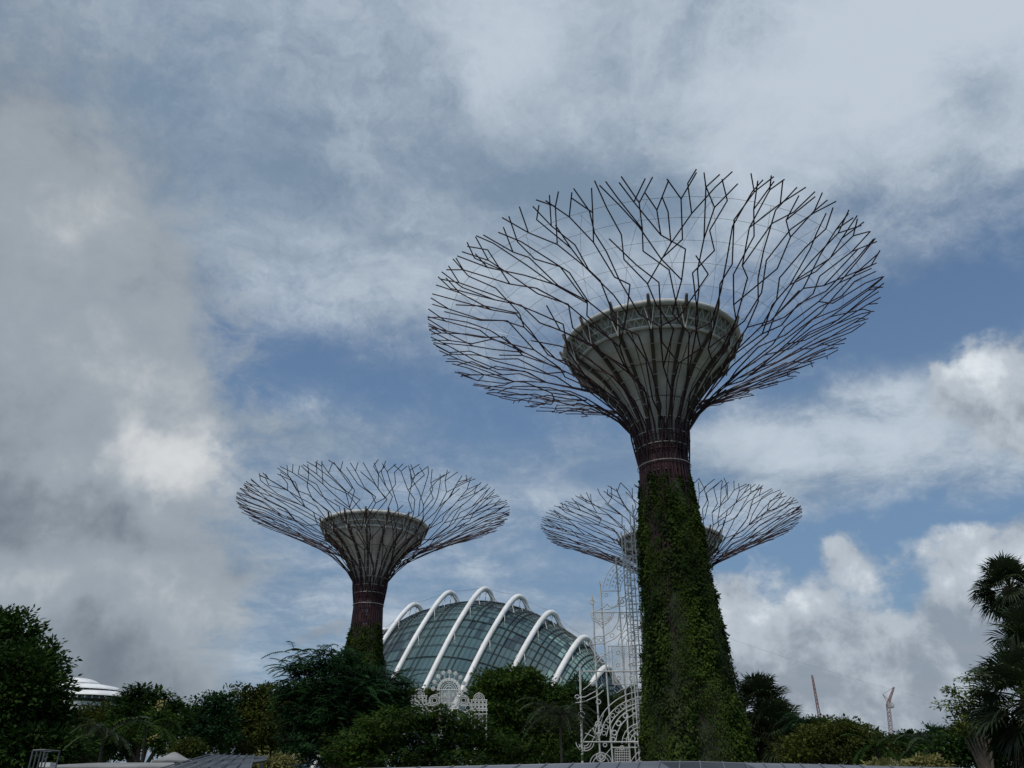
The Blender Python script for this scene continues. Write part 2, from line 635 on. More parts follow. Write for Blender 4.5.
def make_supertree(rng, vine_top, label, leaves=True):
    root = thing('supertree', label, 'tree tower', (0, 0, 0), 0, 'steel tree towers')
    # core
    mb = MB()
    mb.lathe([(1.7, 0), (1.7, 27.0 + E_), (1.55, 27.02 + E_), (1.55, 27.4 + E_)], 32)
    for z in (22.6, 24.6, 26.6):
        mb.lathe([(1.7, z + E_ - .15), (1.95, z + E_ - .15), (1.95, z + E_ + .15), (1.7, z + E_ + .15)], 32)
    mb.build('trunk_core', M['core'], root)
    for z, a in ((25.1, 3.4), (22.0, 3.35), (23.9, 3.2), (20.9, 3.3)):
        mb = MB()
        mb.box((1.82 * math.cos(a), 1.82 * math.sin(a), z + E_), .75, .12, .95, a + PI / 2)
        mb.build('access_panel', M['offwhite'], root)
    # funnel
    mb = MB()
    prof = [(r, z + E_) for r, z in BOWL]
    prof += [(r - .25, z + E_) for r, z in reversed(BOWL)]
    mb.lathe(prof, 48)
    fb = mb.build('funnel', M['bowl'], root, smooth=True)
    mb = MB()
    for k in range(24):
        a = 2 * PI * k / 24
        mb.tube([Vector(((r + .02) * math.cos(a), (r + .02) * math.sin(a), z + E_)) for r, z in BOWL], .035, 4)
    for i in (3, 5):
        mb.ring(BOWL[i][0] + .02, BOWL[i][1] + E_, .03, 48, 4)
    mb.build('panel_joint', M['strut'], fb)
    # rim band: lattice between the funnel lip and the tube
    mb = MB()
    mb.ring(7.0, 35.35 + E_, .16, 64, 6)
    mb.ring(7.42, 36.05 + E_, .07, 64, 5)
    n = 64
    for k in range(n):
        a, b = 2 * PI * k / n, 2 * PI * (k + 1) / n
        c = 2 * PI * (k + .5) / n
        p = lambda r, z, q: Vector((r * math.cos(q), r * math.sin(q), z + E_))
        mb.line(p(7.0, 35.4, a), p(7.42, 36.05, c), .038)
        mb.line(p(7.42, 36.05, c), p(7.0, 35.4, b), .038)
        mb.line(p(7.42, 36.05, a), p(7.85, 36.9, c), .038)
        mb.line(p(7.85, 36.9, c), p(7.42, 36.05, b), .038)
        if k % 2:
            mb.line(p(5.5, 35.7, a), p(7.7, 36.6, a), .07)
    for r in (5.6, 6.3):
        mb.ring(r, 36.0 + E_, .06, 64, 4)
    mb.build('rim_lattice', M['rimgrey'], root)
    # deck inside the band with gaps
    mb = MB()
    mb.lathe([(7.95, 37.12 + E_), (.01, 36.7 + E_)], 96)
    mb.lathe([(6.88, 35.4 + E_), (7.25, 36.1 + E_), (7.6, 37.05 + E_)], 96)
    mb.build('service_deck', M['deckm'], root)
    mb = MB()
    mb.ring(8.0, 37.15 + E_, .28, 96, 10)
    mb.build('funnel_rim', M['rimgrey'], root, smooth=True)
    # heavy outer struts holding the funnel
    ns = 16
    for k in range(ns):
        a = 2 * PI * (k + .3) / ns
        mb = MB()
        pts = [(2.15, 26.6)] + [(r + .32, z) for r, z in BOWL[1:]] + [(7.75, 36.2), (8.25, 37.0), (8.55, 37.7)]
        P = [Vector((r * math.cos(a), r * math.sin(a), z + E_)) for r, z in pts]
        mb.tube(P, [.10, .13, .14, .15, .15, .16, .16, .17, .17, .16, .13], 6)
        st = mb.build('strut', M['strut'], root)
        mb = MB()
        for s in (-1, 1):
            mb.line(Vector((8.1 * math.cos(a + s * .06), 8.1 * math.sin(a + s * .06), 37.2 + E_)),
                    Vector((7.4 * math.cos(a), 7.4 * math.sin(a), 34.9 + E_)), .045)
            # brace out to the canopy
            mb.line(Vector((8.55 * math.cos(a), 8.55 * math.sin(a), 37.6 + E_)),
                    Vector((10.6 * math.cos(a + s * .12), 10.6 * math.sin(a + s * .12), 36.2 + E_)), .013)
        mb.build('brace', M['offwhite'], st)
    # hoops round the funnel and neck
    for z in (25.2, 26.8, 27.9, 29.0, 30.1, 31.2, 32.2, 33.2, 34.2):
        rr = float(np.interp(z, [c[1] for c in BOWL], [c[0] for c in BOWL])) + .52
        if z < 27.5:
            rr = 2.3
        mb = MB()
        mb.ring(rr, z + E_, .035, 64, 5)
        mb.build('hoop', M['cable'], root)
    # canopy cable net
    mb = MB()
    rr = [8.6, 10.2, 12, 13.8, 15.6, 17.4, 19]
    zz = [float(np.interp(r, _r, _z)) + E_ + .15 for r in rr]
    for r, z in zip(rr, zz):
        mb.ring(r, z, .016, 72, 3)
    for k in range(24):
        a = 2 * PI * k / 24
        for s in (-1, 1):
            mb.tube([Vector((r * math.cos(a + s * j * .045), r * math.sin(a + s * j * .045), z)) for j, (r, z) in enumerate(zip(rr, zz))], .014, 3)
    mb.build('cable_net', M['cable'], root)
    # branches
    for mb in grow_canopy(rng, 20, .22, 0) + grow_canopy(rng, 20, -.22, PI / 20):
        mb.build('branch', M['rod'], root)
    # trunk lattice under the canopy
    mb = MB()
    zs = np.linspace(-2, 29, 32)
    pr = lambda z: float(np.interp(z, [q[1] for q in TRUNK] + [28.5], [q[0] for q in TRUNK] + [2.6])) + .04
    for k in range(11):
        for s in (-1, 1):
            ph = 2 * PI * k / 11
            mb.tube([Vector((pr(z) * math.cos(ph + s * (z + 2) * .075), pr(z) * math.sin(ph + s * (z + 2) * .075), z + E_)) for z in zs], .07, 4)
    for z in np.arange(20, 28, 1.25):
        mb.ring(pr(z), z + E_, .05, 36, 4)
    mb.build('trunk_lattice', M['rod'], root)
    return root


def add_vines(root, top, n, rng, seed, lsc=1.0):
    """planted skin of the trunk: matted base and leaf clumps hanging in vertical drifts"""
    rs = np.random.RandomState(seed)
    NA = 90
    NZ = 110
    zs = np.linspace(-2, top, NZ)
    pz = [q[1] for q in TRUNK] + [28.5]
    pq = [q[0] for q in TRUNK] + [2.6]
    ph = rs.uniform(0, 6.28, 12)

    def bulge(a, z):
        b = .16 * np.sin(3 * a + ph[0] + z * .10) + .14 * np.sin(7 * a + ph[1] - z * .22) + .10 * np.sin(13 * a + ph[2] + z * .5)
        b += .10 * np.sin(z * 1.7 + 5 * a + ph[3]) + .07 * np.sin(z * 3.1 - 9 * a + ph[4]) + .05 * np.sin(z * 5.3 + 17 * a)
        return b

    A = np.linspace(0, 2 * PI, NA, endpoint=False)
    mb = MB()
    for z in zs:
        edge = min(1, max(.0, (top - z) / 1.5))
        for a in A:
            r = np.interp(z, pz, pq) + .05 + (.16 + bulge(a, z)) * .55 * edge - (.12 if edge < .3 else 0)
            mb.v.append(Vector((r * math.cos(a), r * math.sin(a), z + E_)))
    for i in range(NZ - 1):
        for k in range(NA):
            mb.f.append((i * NA + k, i * NA + (k + 1) % NA, (i + 1) * NA + (k + 1) % NA, (i + 1) * NA + k))
            mb.mi.append(0)
    vb = mb.build('vine_cover', M['vinebase'], root, smooth=True)
    for part, mt, frac, cut in (('vine_foliage', M['vine'], .80, 0), ('vine_foliage', M['vine2'], .20, 1)):
        nc = int(n * frac / 14)
        ca = rs.uniform(0, 2 * PI, nc * 2)
        cz = top + .6 - (top + 2.6) * rs.uniform(0, 1, nc * 2) ** .97
        cz = np.where(cz > top - .3 + .9 * np.sin(3 * ca + ph[10]) * np.sin(7 * ca + ph[11]), cz - 2.5, cz)
        # vertical drifts of the two plants
        key = np.sin(4 * ca + ph[5] + .12 * cz) + .8 * np.sin(9 * ca + ph[6] - .2 * cz) + .5 * np.sin(cz * .9 + 3 * ca)
        keep = (key > -.8) if cut == 0 else (key < -.1)
        bare = (np.sin(2 * ca + ph[7]) + np.sin(5 * ca + cz * .35 + ph[8]) + .7 * np.sin(cz * .8 + ph[9])) > 2.5
        idx = np.where(keep & ~bare)[0][:nc]
        ca, cz = ca[idx], cz[idx]
        k = 14
        a = np.repeat(ca, k) + rs.normal(0, .075, len(ca) * k)
        z = np.repeat(cz, k) + rs.normal(0, .26, len(ca) * k)
        lump = np.repeat(rs.uniform(0, 1, len(ca)) ** 2 * .5, k)
        z = np.minimum(z, top + .7)
        tp = np.clip((top + .5 - z) / 6, .25, 1)
        r = np.interp(z, pz, pq) + .08 + ((.16 + bulge(a, z)) * .75 + lump * rs.uniform(.2, 1, len(a))) * tp
        P = np.stack([r * np.cos(a), r * np.sin(a), z + E_], 1)
        out = np.stack([np.cos(a), np.sin(a), np.zeros_like(a)], 1)
        Dr = out * .45 + rs.normal(0, .5, P.shape) + np.array([0, 0, -.75])
        Dr /= np.linalg.norm(Dr, axis=1, keepdims=True)
        Nn = out + rs.normal(0, .5, P.shape) + np.array([0, 0, .5])
        patch = np.sin(5 * a + ph[1] + .35 * z) + np.sin(6 * a - .5 * z + ph[3])
        L = rs.uniform(.11, .25, len(a)) * (1 + .45 * np.clip(patch, -.5, 1.4)) * lsc
        leaf_cloud(P, Dr, Nn, L, L * .62, part, mt, vb)


rng = random.Random(11)
st1 = make_supertree(rng, 24.5, 'largest steel tree tower nearest the camera, its trunk wrapped in thick green vines')
st2 = copy_tree(st1)
st3 = copy_tree(st1)
st1.scale = (1, 1, 1.011)
st1.location = (.2055 * 65.5 + .38, 65.5, 0)
st1.rotation_euler = (0, -.020, .1)
st2.location = (-.1768 * 120.5, 120.5, 0)
st2.rotation_euler = (0, 0, 1.45)
st2['label'] = 'steel tree tower left of the glass dome with a bare dark purple neck'
st3.location = (.2015 * 127.5, 127.5, 0)
st3.rotation_euler = (0, 0, 2.9)
st3['label'] = 'far steel tree tower half hidden behind the vine covered trunk'
add_vines(st1, 23.9, 125000, rng, 3, .95)
add_vines(st2, 22.0, 60000, rng, 4, 1.4)
add_vines(st3, 22.5, 9000, rng, 5)

# ------------------------------------------------------------------ glass conservatory
dome = thing('glass_conservatory', 'ribbed glass dome with white arches rising behind the trees', 'glasshouse', (0, 170, 0))
AD = R(50)
dvec = Vector((math.cos(AD), math.sin(AD), 0))
tops = [(345, 690, 0), (362, 662, 0), (388, 630, 1), (417, 605, 1), (452, 593, 1), (487, 589.5, 1), (521, 597, 1), (553, 613, 1), (586, 638, 1), (608, 668, 1), (618, 706, 0), (624, 752, 0)]
stn = []
for (px, py, isrib) in tops:
    a, b = ray(px, py)
    # crest line runs perpendicular to the arches
    k = math.cos(AD) / math.sin(AD) if False else .84
    Y = (170 + k * 1.9) / (1 + k * a)
    stn.append((Vector((a * Y, Y, 0)), b * Y + E_, isrib))
RIBP = [(1.08, 0), (1.0, .085), (.8, .32), (.6, .535), (.4, .735), (.22, .89), (.13, .955), (.065, .99), (.015, 1.0), (-.03, .992), (-.065, .965), (-.095, .91), (-.11, .83), (-.115, .74)]
GLP = [(1.07, 0), (1.0, .07), (.8, .305), (.6, .518), (.4, .716), (.24, .85), (.13, .91), (.03, .935), (-.06, .935), (-.16, .90), (-.3, .80), (-.42, .60), (-.5, .32), (-.55, 0)]
WN = 27.0
O_ = Vector((0, 170, 0))


def catm(P, t):
    n = len(P) - 1
    i = min(int(t), n - 1)
    u = t - i
    g = lambda j: np.array(P[max(0, min(n, j))], float)
    p0, p1, p2, p3 = g(i - 1), g(i), g(i + 1), g(i + 2)
    return .5 * ((2 * p1) + (-p0 + p2) * u + (2 * p0 - 5 * p1 + 4 * p2 - p3) * u * u + (-p0 + 3 * p1 - 3 * p2 + p3) * u ** 3)


SP = [(p.x, p.y, h, WN * min(1, .45 + .55 * (h / 38)) ) for p, h, _ in stn]


def dome_pt(t, u, prof, off=0.0):
    x, y, h, w = catm(SP, t)
    a, b = catm(prof, u)
    return Vector((x, y, 0)) - dvec * float(a * w) + Vector((0, 0, max(0, float(b * h)))) - O_


NTt = (len(SP) - 1) * 7
NU = 44
mb = MB()
rs = random.Random(5)
uu = np.linspace(0, len(GLP) - 1, NU + 1)
for i in range(NTt + 1):
    for u in uu:
        mb.v.append(dome_pt(i / 7, u, GLP))
for i in range(NTt):
    for k in range(NU):
        a = i * (NU + 1) + k
        mb.f.append((a, a + 1, a + NU + 2, a + NU + 1))
        t = i / 7
        q = rs.random() * .30 + .35 + .20 * math.sin(t * 1.3 + k * .17) + .10 * (t - 5.5)
        mb.mi.append(1 if q > .80 else (2 if q < .36 else 0))
gl = mb.build('glass_shell', [M['glass_a'], M['glass_b'], M['glass_c']], dome, smooth=True)
# mullions along and across
mb = MB()
for k in range(0, NU + 1):
    mb.tube([dome_pt(i / 3.5, uu[k], GLP) + Vector((-.1, -.12, .12)) for i in range(int((len(SP) - 1) * 3.5) + 1)], .06 if k % 4 else .10, 4)
for i in range(0, NTt + 1):
    big = i % 7 in (2, 3)
    mb.tube([dome_pt(i / 7, u, GLP) + Vector((-.1, -.12, .12)) for u in uu[::2]], .12 if big else .04, 4)
mb.build('mullion_grid', M['mullion'], gl)
for j, (p, h, isrib) in enumerate(stn):
    if not isrib:
        continue
    mb = MB()
    us = np.linspace(0, len(RIBP) - 1, 60)
    pts = [dome_pt(j, u, RIBP) for u in us]
    mb.tube(pts, [.56] * 40 + [.56 - .28 * k / 19 for k in range(20)], 10)
    rb = mb.build('rib', M['white'], dome, smooth=True)
    # slender ties between the arch and the glass
    for u in (1.2, 2.6, 4.2, 5.2, 6.2, 7.2, 8.2, 9.3, 10.3):
        mb = MB()
        p = dome_pt(j, u, RIBP)
        for s in (-.16, .16):
            mb.line(p, dome_pt(j + s, min(u, 9) * .98 - .2, GLP), .07)
        mb.build('tie', M['offwhite'], rb)
# stay cables from the tops of the arches
mb = MB()
for j in range(2, 9):
    a = dome_pt(j, 7.5, RIBP)
    b = dome_pt(j + 1, 7.5, RIBP)
    mb.tube([a + (b - a) * q + Vector((0, 0, .4 - 1.2 * q * (1 - q))) for q in (0, .25, .5, .75, 1)], .04, 3)
mb.build('stay_cable', M['cable'], dome)

# ------------------------------------------------------------------ far white tiered building
def tier(px, hw, ytop, ybase, Y, fl):
    p = at(px, ybase, Y)
    hwm = (at(px + hw, ybase, Y) - p).x
    h = at(px, ytop, Y).z - p.z
    return p, hwm, h


fw = thing('white_pavilion', 'far white building with tiered shell roofs beyond the left trees', 'building', (at(75, 700, 230).x, 230, 0))
for (px, hw, yt, yb) in ((72, 27, 678, 684), (76, 47, 684, 691), (84, 52, 690, 698)):
    p, hwm, h = tier(px, hw, yt, yb, 230, 0)
    mb = MB()
    prof = [(1.0, -.08), (1.0, 0), (.93, .30), (.82, .55), (.66, .76), (.45, .91), (.22, .98), (.0, 1.0)]
    n = 48
    for (r, z) in prof:
        for k in range(n):
            a = 2 * PI * k / n
            mb.v.append(Vector((p.x + r * hwm * math.cos(a) - fw.location.x, r * hwm * .8 * math.sin(a), p.z + z * h)))
    for i in range(len(prof) - 1):
        for k in range(n):
            mb.f.append((i * n + k, i * n + (k + 1) % n, (i + 1) * n + (k + 1) % n, (i + 1) * n + k))
            mb.mi.append(0)
    mb.build('roof', M['white'], fw, smooth=True)
    mb = MB()
    mb.lathe([(hwm * .78, p.z - .1), (hwm * .78, p.z - .9), (hwm * .70, p.z - 1.0)], 48, (p.x - fw.location.x, 0, 0))
    wb = mb.build('window_band', M['window'], fw)
    mb = MB()
    for k in range(40):
        a = 2 * PI * k / 40
        mb.box((p.x - fw.location.x + hwm * .79 * math.cos(a), hwm * .79 * math.sin(a), p.z - .5), .3, .3, .8, a)
    mb.build('mullion', M['offwhite'], wb)
mb = MB()
p, hwm, h = tier(80, 50, 690, 701, 230, 0)
mb.lathe([(hwm * .8, 0), (hwm * .8, p.z - .9), (0.01, p.z - .8)], 48, (p.x - fw.location.x, 0, 0))
mb.build('wall', M['offwhite'], fw)

# ------------------------------------------------------------------ cranes
def crane(base_px, top_px, Y, label, luff=None):
    b = at(*base_px, Y)
    t = at(*top_px, Y)
    root = thing('tower_crane', label, 'crane', (b.x, Y, 0), 0, 'cranes on the skyline')
    o = Vector((b.x, Y, 0))
    def lattice(p, q, w0, w1, mt, nm, bays=16):
        mb = MB()
        ax = (q - p).normalized()
        u = ax.cross(Vector((0, 1, 0))).normalized()
        v = ax.cross(u)
        rings = []
        for i in range(bays + 1):
            f = i / bays
            c = p + (q - p) * f
            w = w0 + (w1 - w0) * f
            rings.append([c + u * w * sx + v * w * sy for sx, sy in ((-1, -1), (1, -1), (1, 1), (-1, 1))])
        for k in range(4):
            mb.tube([r[k] for r in rings], .11, 4)
        for i in range(bays):
            for k in range(4):
                mb.line(rings[i][k], rings[i + 1][(k + 1) % 4], .08, 3, m=1 if i % 4 < 2 else 0)
                mb.line(rings[i][k], rings[i][(k + 1) % 4], .08, 3, m=1 if i % 4 < 2 else 0)
        return mb.build(nm, [M[mt], M['cranew']], root)
    if luff is None:
        base = Vector((b.x, Y, 0)) - o
        low = Vector((b.x, Y, b.z * .5)) - o
        lattice(base, low, 1.2, 1.2, 'crane', 'mast')
        mb = MB()
        mb.box(low + Vector((.5, 0, 1)), 3, 2.5, 2.4)
        mb.box(low + Vector((3.5, 0, .6)), 4, 2, .8)
        mb.build('machinery_deck', M['cranew'], root)
        lattice(low + Vector((0, 0, .8)), t - o, .62, .22, 'crane', 'jib', 22)
    else:
        k = at(*luff, Y) - o
        lattice(Vector((0, 0, 0)), k, .75, .6, 'crane', 'mast', 22)
        lattice(k, t - o, .5, .22, 'crane', 'jib', 10)
        mb = MB()
        mb.box(k + Vector((.3, 0, -.6)), 1.8, 1.6, 1.6)
        mb.box(k + Vector((1.7, 0, -1.2)), 1.0, 1.0, 1.0)
        mb.build('cab', M['cranew'], root)
        mb = MB()
        a = k + Vector((-1.5, 0, 4.0))
        mb.line(k, a, .12)
        mb.line(a, k + Vector((2.8, 0, -.8)), .12)
        mb.line(a, t - o, .08)
        mb.build('gantry', M['crane'], root)


crane((821, 722), (812, 675), 330, 'red and white crane jib leaning left above the right trees')
crane((886, 738), (894, 687), 380, 'red crane with a knuckled jib leaning right above the right trees', (888, 704))

# ------------------------------------------------------------------ light sculpture towers (white timber lattice)
def sculpture(label, Y, cx_px, draw, mirror=True, name='light_sculpture', rr=.05):
    o = Vector((at(cx_px, 700, Y).x, Y, 0))
    root = thing(name, label, 'light sculpture', o, 0, 'white lattice light sculptures')
    return root, o


Y1 = 78.0
root, o1 = sculpture('tall white lattice light sculpture beside the vine covered trunk', Y1, 651, None)


class Lat(MB):
    """lattice drawn in the plane of the facade; px coordinates are only the survey of the photo"""
    def __init__(s, Y, o, dy=0.0, mir=False):
        super().__init__()
        s.k = .42 if Y < 60 else .9
        s.Y = Y
        s.o = o
        s.dy = dy
        s.mir = mir

    def P(s, x, y):
        p = at(x, y, s.Y) - s.o
        p.y += s.dy
        return p

    def _add(s, pts, r):
        s.tube(pts, r * s.k, 4)

    def build(s, name, mats, parent=None, **kw):
        o = super().build(name, mats, parent, **kw)
        if s.mir:
            q = MB()
            q.v = [Vector((-v.x, v.y, v.z)) for v in s.v]
            q.f = [tuple(reversed(f)) for f in s.f]
            q.mi = s.mi
            q.build(name, mats, parent)
        return o

    def L(s, x0, y0, x1, y1, r=.05):
        s._add([s.P(x0, y0), s.P(x1, y1)], r)

    def PL(s, pts, r=.05):
        s._add([s.P(*p) for p in pts], r)

    def C(s, cx, cy, rad, a0=0, a1=360, r=.04, n=None, ry=None):
        n = n or max(6, int(abs(a1 - a0) / 15))
        ry = ry or rad
        s._add([s.P(cx + rad * math.cos(R(a0 + (a1 - a0) * i / n)), cy - ry * math.sin(R(a0 + (a1 - a0) * i / n))) for i in range(n + 1)], r)

    def band(s, cx, cy, r0, r1, a0, a1, step, r=.035):
        for q in (r0, (r0 + r1) / 2, r1):
            s.C(cx, cy, q, a0, a1, r)
        a = a0
        while a <= a1 + .1:
            c, d = math.cos(R(a)), math.sin(R(a))
            s.L(cx + r0 * c, cy - r0 * d, cx + r1 * c, cy - r1 * d, r)
            a += step

    def studs(s, cx, cy, rad, a0, a1, step, size=.09):
        a = a0
        while a <= a1 + .1:
            p = s.P(cx + rad * math.cos(R(a)), cy - rad * math.sin(R(a)))
            for q in (p,):
                s.box(q, size * 2, size * 1.4, size * 2)
            a += step

    def mesh(s, x0, y0, x1, y1, nx, ny, diag=False, r=.015):
        if not diag:
            for i in range(nx + 1):
                x = x0 + (x1 - x0) * i / nx
                s.L(x, y0, x, y1, r)
            for i in range(ny + 1):
                y = y0 + (y1 - y0) * i / ny
                s.L(x0, y, x1, y, r)
        else:
            w, h = x1 - x0, y1 - y0
            st = w / nx
            k = -h
            while k < w:
                xa, ya = x0 + max(k, 0), y0 + max(-k, 0)
                xb = min(x0 + k + h, x1)
                yb = ya + (xb - xa)
                if xb > xa:
                    s.L(xa, ya, xb, yb, r)
                    s.L(x0 + x1 - xa, ya, x0 + x1 - xb, yb, r)
                k += st


# posts
for (x0, y0, x1, y1, r) in ((582.5, 764, 580, 667, .11), (600.5, 764, 592.5, 598, .085), (613, 764, 600, 584, .085), (630.5, 764, 616, 561, .085), (642, 764, 629.5, 559, .085)):
    m_ = Lat(Y1, o1, 0, False)
    m_.L(x0, y0, x1, y1, r)
    a = m_.P(x0, y0)
    m_.tube([Vector((a.x, 0, 0)), a], r, 4)
    p = m_.P(x1, y1)
    m_.box(p + Vector((0, 0, .15)), .14, .14, .3)
    m_.build('post', M['lattice'], root)
    m2 = MB()
    for v in m_.v:
        m2.v.append(Vector((-v.x, v.y, v.z)))
    m2.f = [tuple(reversed(f)) for f in m_.f]
    m2.mi = list(m_.mi)
    m2.build('post', M['lattice'], root)
# upper fan arch with studs
m_ = Lat(Y1, o1, -.05, True)
for q in (36, 30, 24, 19):
    m_.C(639, 591, q, 85, 176, .04, 10)
for q in (33, 27, 21.5):
    m_.studs(639, 591, q, 88, 174, 9, .08)
m_.L(603, 591, 621, 591, .05)
m_.L(602, 590, 602, 594, .04)
m_.C(606, 595, 1.5)
m_.build('fan_arch', M['lattice'], root)
# scroll band with finials
m_ = Lat(Y1, o1, -.05, True)
m_.L(592, 612.5, 635, 612.5, .06)
m_.PL([(594, 612), (600, 609), (604, 607), (607, 604), (610, 607), (614, 607), (619, 603), (624, 597), (630, 593), (634, 589)])
m_.PL([(604, 610), (610, 609), (618, 606), (624, 601)])
m_.C(622, 602, 4.5)
m_.C(622, 602, 2)
m_.C(629, 602, 3)
m_.C(592, 602, 2.3)
m_.L(592, 596, 592, 599)
m_.C(628, 584, 2)
m_.PL([(628, 590), (628, 596)])
for q in (11.5, 9.5):
    m_.C(602, 612.5, q, 180, 360, .045)
m_.mesh(594, 613, 612, 620, 8, 4, True)
m_.PL([(594, 613), (598, 623), (602, 628), (608, 622), (612, 613)], .04)
m_.C(601, 620, 2)
m_.C(609, 619, 2)
m_.C(622.5, 616, 2.2)
m_.PL([(626, 612.5), (626, 622), (622, 632), (614, 639), (604, 643.5), (589, 644.5)], .05)
m_.PL([(619, 612.5), (618, 622), (612, 631), (604, 636), (594, 637), (589, 644.5)], .05)
for (x, y) in ((596, 640.5), (601, 640), (612, 635.5), (619, 628)):
    m_.C(x, y, 2)
m_.PL([(630, 613), (628, 617), (630, 621), (632, 617), (630, 613)], .04)
m_.build('scroll_panel', M['lattice'], root)
# concentric quarter rings over the screen
m_ = Lat(Y1, o1, -.05, True)
for q in (19, 15, 11, 6.5):
    m_.C(637, 645.5, q, 80, 180, .045)
for a in (100, 125, 150):
    m_.L(637 + 6 * math.cos(R(a)), 645.5 - 6 * math.sin(R(a)), 637 + 19 * math.cos(R(a)), 645.5 - 19 * math.sin(R(a)), .03)
m_.build('ring_fan', M['lattice'], root)
# lattice screen
m_ = Lat(Y1, o1, -.05, True)
m_.L(608, 646, 637, 646, .05)
m_.L(611.5, 646, 612.5, 671.5, .05)
m_.L(608.5, 646, 609, 671.5, .04)
m_.L(636, 646, 637, 684.5, .05)
m_.L(624, 646, 624.5, 684.5, .04)
m_.L(613, 684.5, 637, 684.5, .05)
m_.L(612.5, 671.5, 613, 684.5, .05)
for (a, b, c, d) in ((612, 646.5, 623.6, 658.5), (612, 659, 623.6, 671), (624.6, 646.5, 636.5, 658.5), (624.6, 659, 636.5, 671), (613, 672, 624, 684), (625, 672, 636.8, 684)):
    m_.mesh(a, b, c, d, 6, 6, True)
    m_.C((a + c) / 2, (b + d) / 2, 1.8, r=.05)
m_.build('lattice_screen', M['lattice'], root)
m_ = Lat(Y1, o1, -.05, True)
m_.L(583, 671.5, 640, 671.5, .07)
for q in (8.5, 6, 3.5):
    m_.C(602, 662, q, 0, 180, .035)
m_.C(603, 660, 3.2)
m_.PL([(595, 671), (597, 663), (603, 655), (611, 651)], .04)
m_.PL([(583, 690), (592, 683), (600, 676), (604, 672)], .045)
m_.PL([(575, 703), (585, 701.5), (597, 696), (604, 690)], .045)
m_.PL([(575, 698), (585, 697), (596, 691), (603, 684)], .045)
m_.C(577, 697, 2)
m_.PL([(614, 690), (617, 693), (621, 690), (626, 688), (631, 685)], .04)
m_.PL([(614, 688), (616, 684)], .04)
m_.build('cross_band', M['lattice'], root)
# big lower arch
m_ = Lat(Y1, o1, -.05, True)
for q, w in ((52, .05), (46, .05), (40, .05)):
    m_.C(646, 742, q, 92, 172, w, 14, ry=q * .98)
for k, a in enumerate(range(96, 172, 9)):
    m_.C(646 + 43 * math.cos(R(a)), 742 - 43 * .98 * math.sin(R(a)), 2.0, r=.035)
for q in (36, 30):
    m_.C(646, 742, q, 92, 180, .05, 12)
for a in (110, 128, 146, 164, 176):
    m_.C(646 + 33 * math.cos(R(a)), 742 - 33 * math.sin(R(a)), 2.3, r=.06)
for q in (20, 16, 12, 8):
    m_.C(642, 743, q, 80, 182, .045)
for a in (100, 122, 144, 166):
    m_.L(642 + 8 * math.cos(R(a)), 743 - 8 * math.sin(R(a)), 642 + 20 * math.cos(R(a)), 743 - 20 * math.sin(R(a)), .03)
m_.build('great_arch', M['lattice'], root)
m_ = Lat(Y1, o1, -.05, True)
m_.L(583, 742, 642, 742, .07)
m_.L(612, 747.5, 642, 747.5, .05)
for q in (9, 6.5, 4):
    m_.C(585, 742, q, 180, 360, .04)
m_.C(582, 748, 3)
m_.PL([(583, 741), (590, 731), (600, 722), (604, 727), (597, 733), (592, 741)], .04)
m_.PL([(585, 733), (592, 736), (600, 741)], .04)
for (x, y, q) in ((581.5, 715, 3.2), (598.5, 702, 2.2), (598, 729, 4.5), (598, 724, 2.5), (605, 745, 1.8), (601, 757, 4.5), (601, 757, 2.5), (622, 748, 2)):
    m_.C(x, y, q, r=.05)
for q in (11, 8):
    m_.C(601, 764, q, 0, 180, .04)
m_.mesh(615, 749, 629, 764, 6, 6, False, .035)
m_.PL([(629, 764), (634, 757), (642, 748)], .04)
for (x0, y0, x1, y1) in ((601, 760, 612, 747), (634, 764, 642, 756), (604, 712, 596, 741), (608, 706, 612, 741)):
    m_.L(x0, y0, x1, y1, .035)
m_.build('base_panel', M['lattice'], root)
# ladder tower in the middle, a box of posts with rungs
for xoff in (-1.55, -.55, .55, 1.55):
    for yoff in (-1.0, 1.2):
        m_ = MB()
        zt = at(636, 528 if abs(xoff) > 1 else 508, Y1).z
        m_.line(Vector((xoff, yoff, 0)), Vector((xoff, yoff, zt)), .055)
        m_.build('tower_post', M['lattice'], root)
zt = at(636, 534, Y1).z
for sd_ in (-1, 1):
    m_ = MB()
    z = 1.0
    while z < zt:
        for yoff in (-1.0, 1.2):
            m_.line(Vector((sd_ * 1.55, yoff, z)), Vector((sd_ * .55, yoff, z)), .035)
            m_.box(Vector((sd_ * 1.05, yoff, z)), .16, .1, .16)
        m_.line(Vector((sd_ * 1.55, -1.0, z)), Vector((sd_ * 1.55, 1.2, z)), .03)
        z += .75
    m_.build('rungs', M['lattice'], root)

# the further gate of the same kind
Y2 = 57.0
root2, o2 = sculpture('low white lattice gate standing among the trees before the glass dome', Y2, 449, None)
m_ = Lat(Y2, o2, 0, False)
for q in (11.5, 9.5, 7.5, 5.5, 3.5):
    m_.C(449, 690, q, 0, 180, .07, 14)
m_.studs(449, 690, 10.5, 5, 175, 17, .09)
m_.L(437, 690, 461, 690, .08)
m_.L(449, 690, 449, 674, .05)
m_.build('fan_arch', M['lattice'], root2)
for a in range(0, 181, 22):
    m_ = Lat(Y2, o2, 0, False)
    cx, cy = 449 + 16 * math.cos(R(a)), 690 - 18 * math.sin(R(a))
    m_.C(cx, cy, 1.7, r=.07)
    m_.C(cx, cy, .7, r=.09)
    m_.L(449 + 12 * math.cos(R(a)), 690 - 12 * math.sin(R(a)), cx, cy, .05)
    m_.L(cx, cy, 449 + 18.3 * math.cos(R(a)), 690 - 20.5 * math.sin(R(a)), .05)
    m_.build('finial', M['lattice'], root2)
